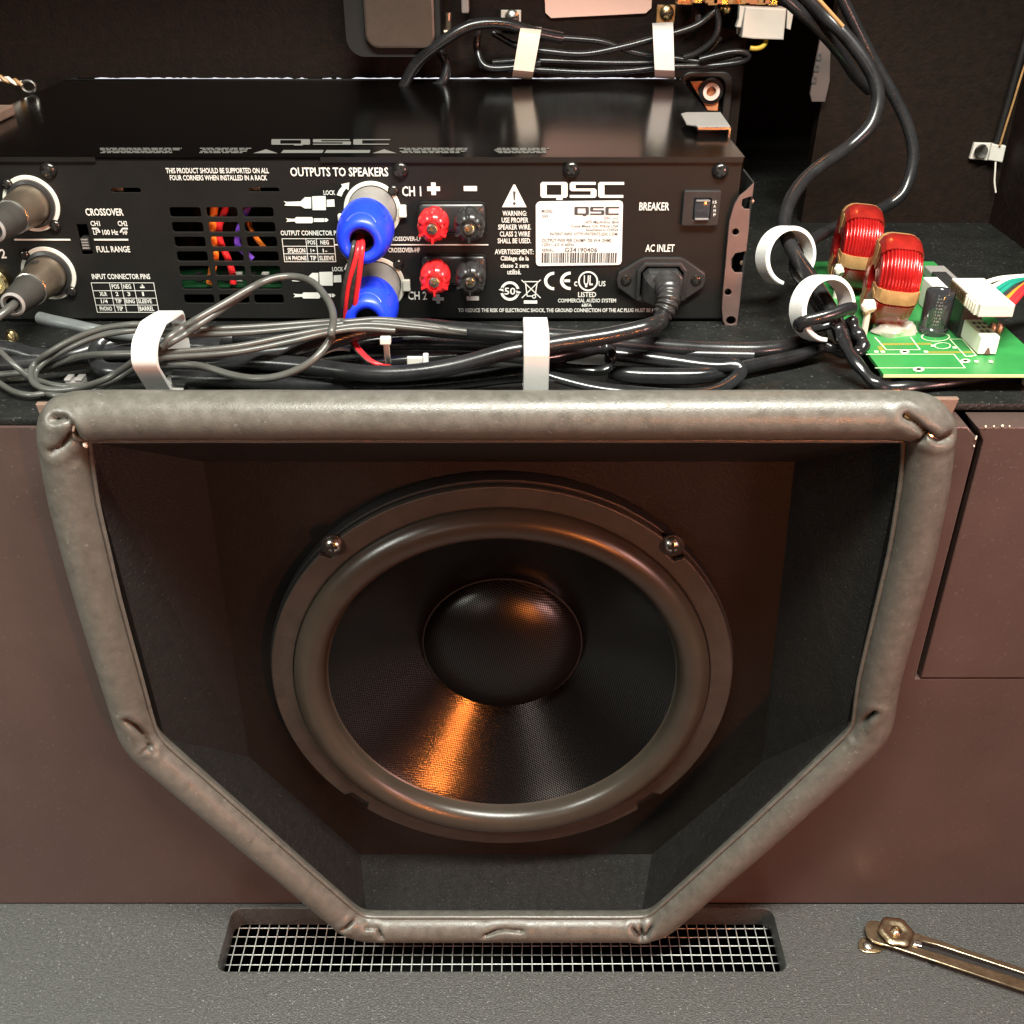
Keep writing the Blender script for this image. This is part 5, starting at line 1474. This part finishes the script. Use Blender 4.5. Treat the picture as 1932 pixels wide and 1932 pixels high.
for k, (x, y) in enumerate(((690, 240), (560, 180))):
    cable('dark_cable', ('vertical dark cable loop below the glowing components', 'greenish dark cable end behind the right upper strap')[k], 'cable', t3,
          [(x + 60, 60, .785), (x + 90, y, .783), (x + 40, y + 160, .782), (x - 120, y + 290, .784), (x - 260, y + 340, .786)] if k == 0 else [(x - 200, 330, .786), (x - 80, 300, .786), (x, 260, .786), (x + 20, 150, .787)], 12, 'black', GT)
cp = thing('corner_plate', P(*t3(670, 1130), .80), 'triangular copper orange corner plate with a round grommet, behind the right end of the amplifier', 'corner plate')
add('plate', plate([polyp(t3, [(495, 828), (770, 828), (798, 850), (772, 1125), (670, 1120)], .803)], .003, on_wall(.803), .0004), 'copperplate', cp, False)
c = P(*t3(700, 920), .803)
add('grommet', lathe([(.0088, 0), (.0088, .002), (.0058, .003), (.0055, .001)], 32, c), 'rim', cp)
add('grommet_ring', lathe([(.0056, .0012), (.0060, .0040), (.0036, .0040), (.0034, .0012)], 32, c), 'sticker', cp)
add('frame', plate([rrect(c.x - .022, c.x + .0165, c.z - .10, c.z + .0125, .008, 5), rrect(c.x - .019, c.x + .0105, c.z - .095, c.z + .0085, .006, 5)], .006, on_wall(.806), .001), 'rim', cp)
mb = thing('metal_tab', P(*t3(700, 1280), .66), 'bent grey metal tab with a bright edge on the right end of the amplifier lid', 'bracket')
zt_ = AZ1 + .006
top = [Zp(*t3(*p), zt_) for p in ((400, 1150), (450, 1136), (800, 1135), (900, 1278), (570, 1282), (540, 1262), (455, 1250))]
add('top_face', plate([[(p.x, p.y) for p in top]], .0010, on_floor(zt_), .0002), 'collar', mb, False)
e0, e1 = Zp(*t3(570, 1284), zt_), Zp(*t3(903, 1281), zt_)
add('edge_face', box(e0.x, e1.x, e0.y - .0010, e0.y - .0002, zt_ - .0014, zt_ - .0002), 'steel', mb, False)
add('side_face', box(e1.x - .0010, e1.x, e0.y - .0002, e0.y + .035, zt_ - .012, zt_ - .0012), 'steel', mb, False)
add('stem', box(e0.x + .002, e1.x - .004, e0.y + .01, e0.y + .03, AZ1 + .0014, zt_ - .0012), 'rim', mb, False)
# pull cord at the left edge
pc = thing('pull_cord', P(0, 150, .74), 'twisted pale cord ending in a small metal eyelet at the left edge above the amplifier', 'cord')
for k in range(2):
    pts = []
    for i in range(20):
        t_ = i / 19
        b_ = P(-80 + 122 * t_, 126 + 32 * t_, .745)
        pts.append(b_ + Vector((0, .0012 * math.cos(t_ * 26 + k * math.pi), .0012 * math.sin(t_ * 26 + k * math.pi))))
    add('strand', tube(pts, .0013, 8), 'tape' if k else 'wirewhite', pc)
c = P(54, 163, .745)
add('eyelet', xf(([tuple(v) for v in tube([Vector((.0045 * math.cos(a), 0, .0036 * math.sin(a))) for a in [k * 2 * math.pi / 24 for k in range(25)]], .0012, 8, caps=False)[0]], tube([Vector((.0045 * math.cos(a), 0, .0036 * math.sin(a))) for a in [k * 2 * math.pi / 24 for k in range(25)]], .0012, 8, caps=False)[1]), Matrix.Translation(c)), 'steel', pc)
p = P(-22, 236, .64)
tag(add('wood_block', box(p.x - .05, p.x + .004, .62, .67, lipz + .0003, p.z + .006, .001), 'flange', smooth=False), 'corner of a tan block on the amplifier lid at the left edge', 'block')
# right board: wire, clip, dim strip
rc_ = thing('wall_clip', P(1862, 307, YR), 'translucent cable clip with a screw on the right back board, holding a thin wire', 'cable clip')
yy_ = YR - .004
add('plate', plate([polyp(g2, [(1340, 1160), (1530, 1165), (1480, 1350), (1290, 1330)], yy_)], .003, on_wall(yy_), .0004), 'pale', rc_, False)
add('hood', plate([polyp(g2, [(1530, 1170), (1680, 1195), (1640, 1370), (1490, 1345)], yy_ - .003)], .005, on_wall(yy_ - .003), .0006), 'pale', rc_, False)
c = P(*g2(1410, 1250), yy_ - .002)
add('screw', lathe([(.0048, 0), (.0042, .0015), (.0022, .0008), (1e-4, .0006)], 20, c), 'steel', rc_)
cable('copper_wire', 'thin copper-coloured wire running up the right board from the clip', 'wire', g2, [(1610, 1190, .75), (1680, 960, .749), (1750, 740, .748), (1860, 380, .747), (2000, 0, .745)], 4, 'tape')
cable('black_cable', 'straight black strip beside the copper-coloured wire on the right board', 'cable', g2, [(1580, 1160, .753), (1690, 760, .752), (1850, 190, .75), (1950, -160, .75)], 13, 'rim')
cable('pale_wire', 'thin pale wire hanging below the clip on the right board', 'wire', g2, [(1565, 1360, .752), (1558, 1480, .752), (1553, 1580, .752), (1566, 1690, .752)], 3.4, 'wirewhite')
ds = thing('name_strip', P(1548, 200, .75), 'dim grey strip with three small square outlines on the right back board', 'strip')
yy_ = .750
q3 = crop(1900, 0, 1053)
add('strip', plate([polyp(q3, [(862, 170), (912, 190), (905, 430), (880, 540), (810, 540), (800, 500), (830, 330)], yy_)], .003, on_wall(yy_), .0005), 'dimstrip', ds, False)
for k, (x, y) in enumerate(((848, 300), (836, 360), (824, 422))):
    x0, z0 = wp(q3, x - 17, y + 20, yy_ - .0004); x1, z1 = wp(q3, x + 16, y - 18, yy_ - .0004)
    add('outline', plate([rrect(x0, x1, z0, z1, .001), rrect(x0 + .0012, x1 - .0012, z0 + .0012, z1 - .0012, .0006)], .0004, on_wall(yy_ - .0006)), 'ink', ds, False)
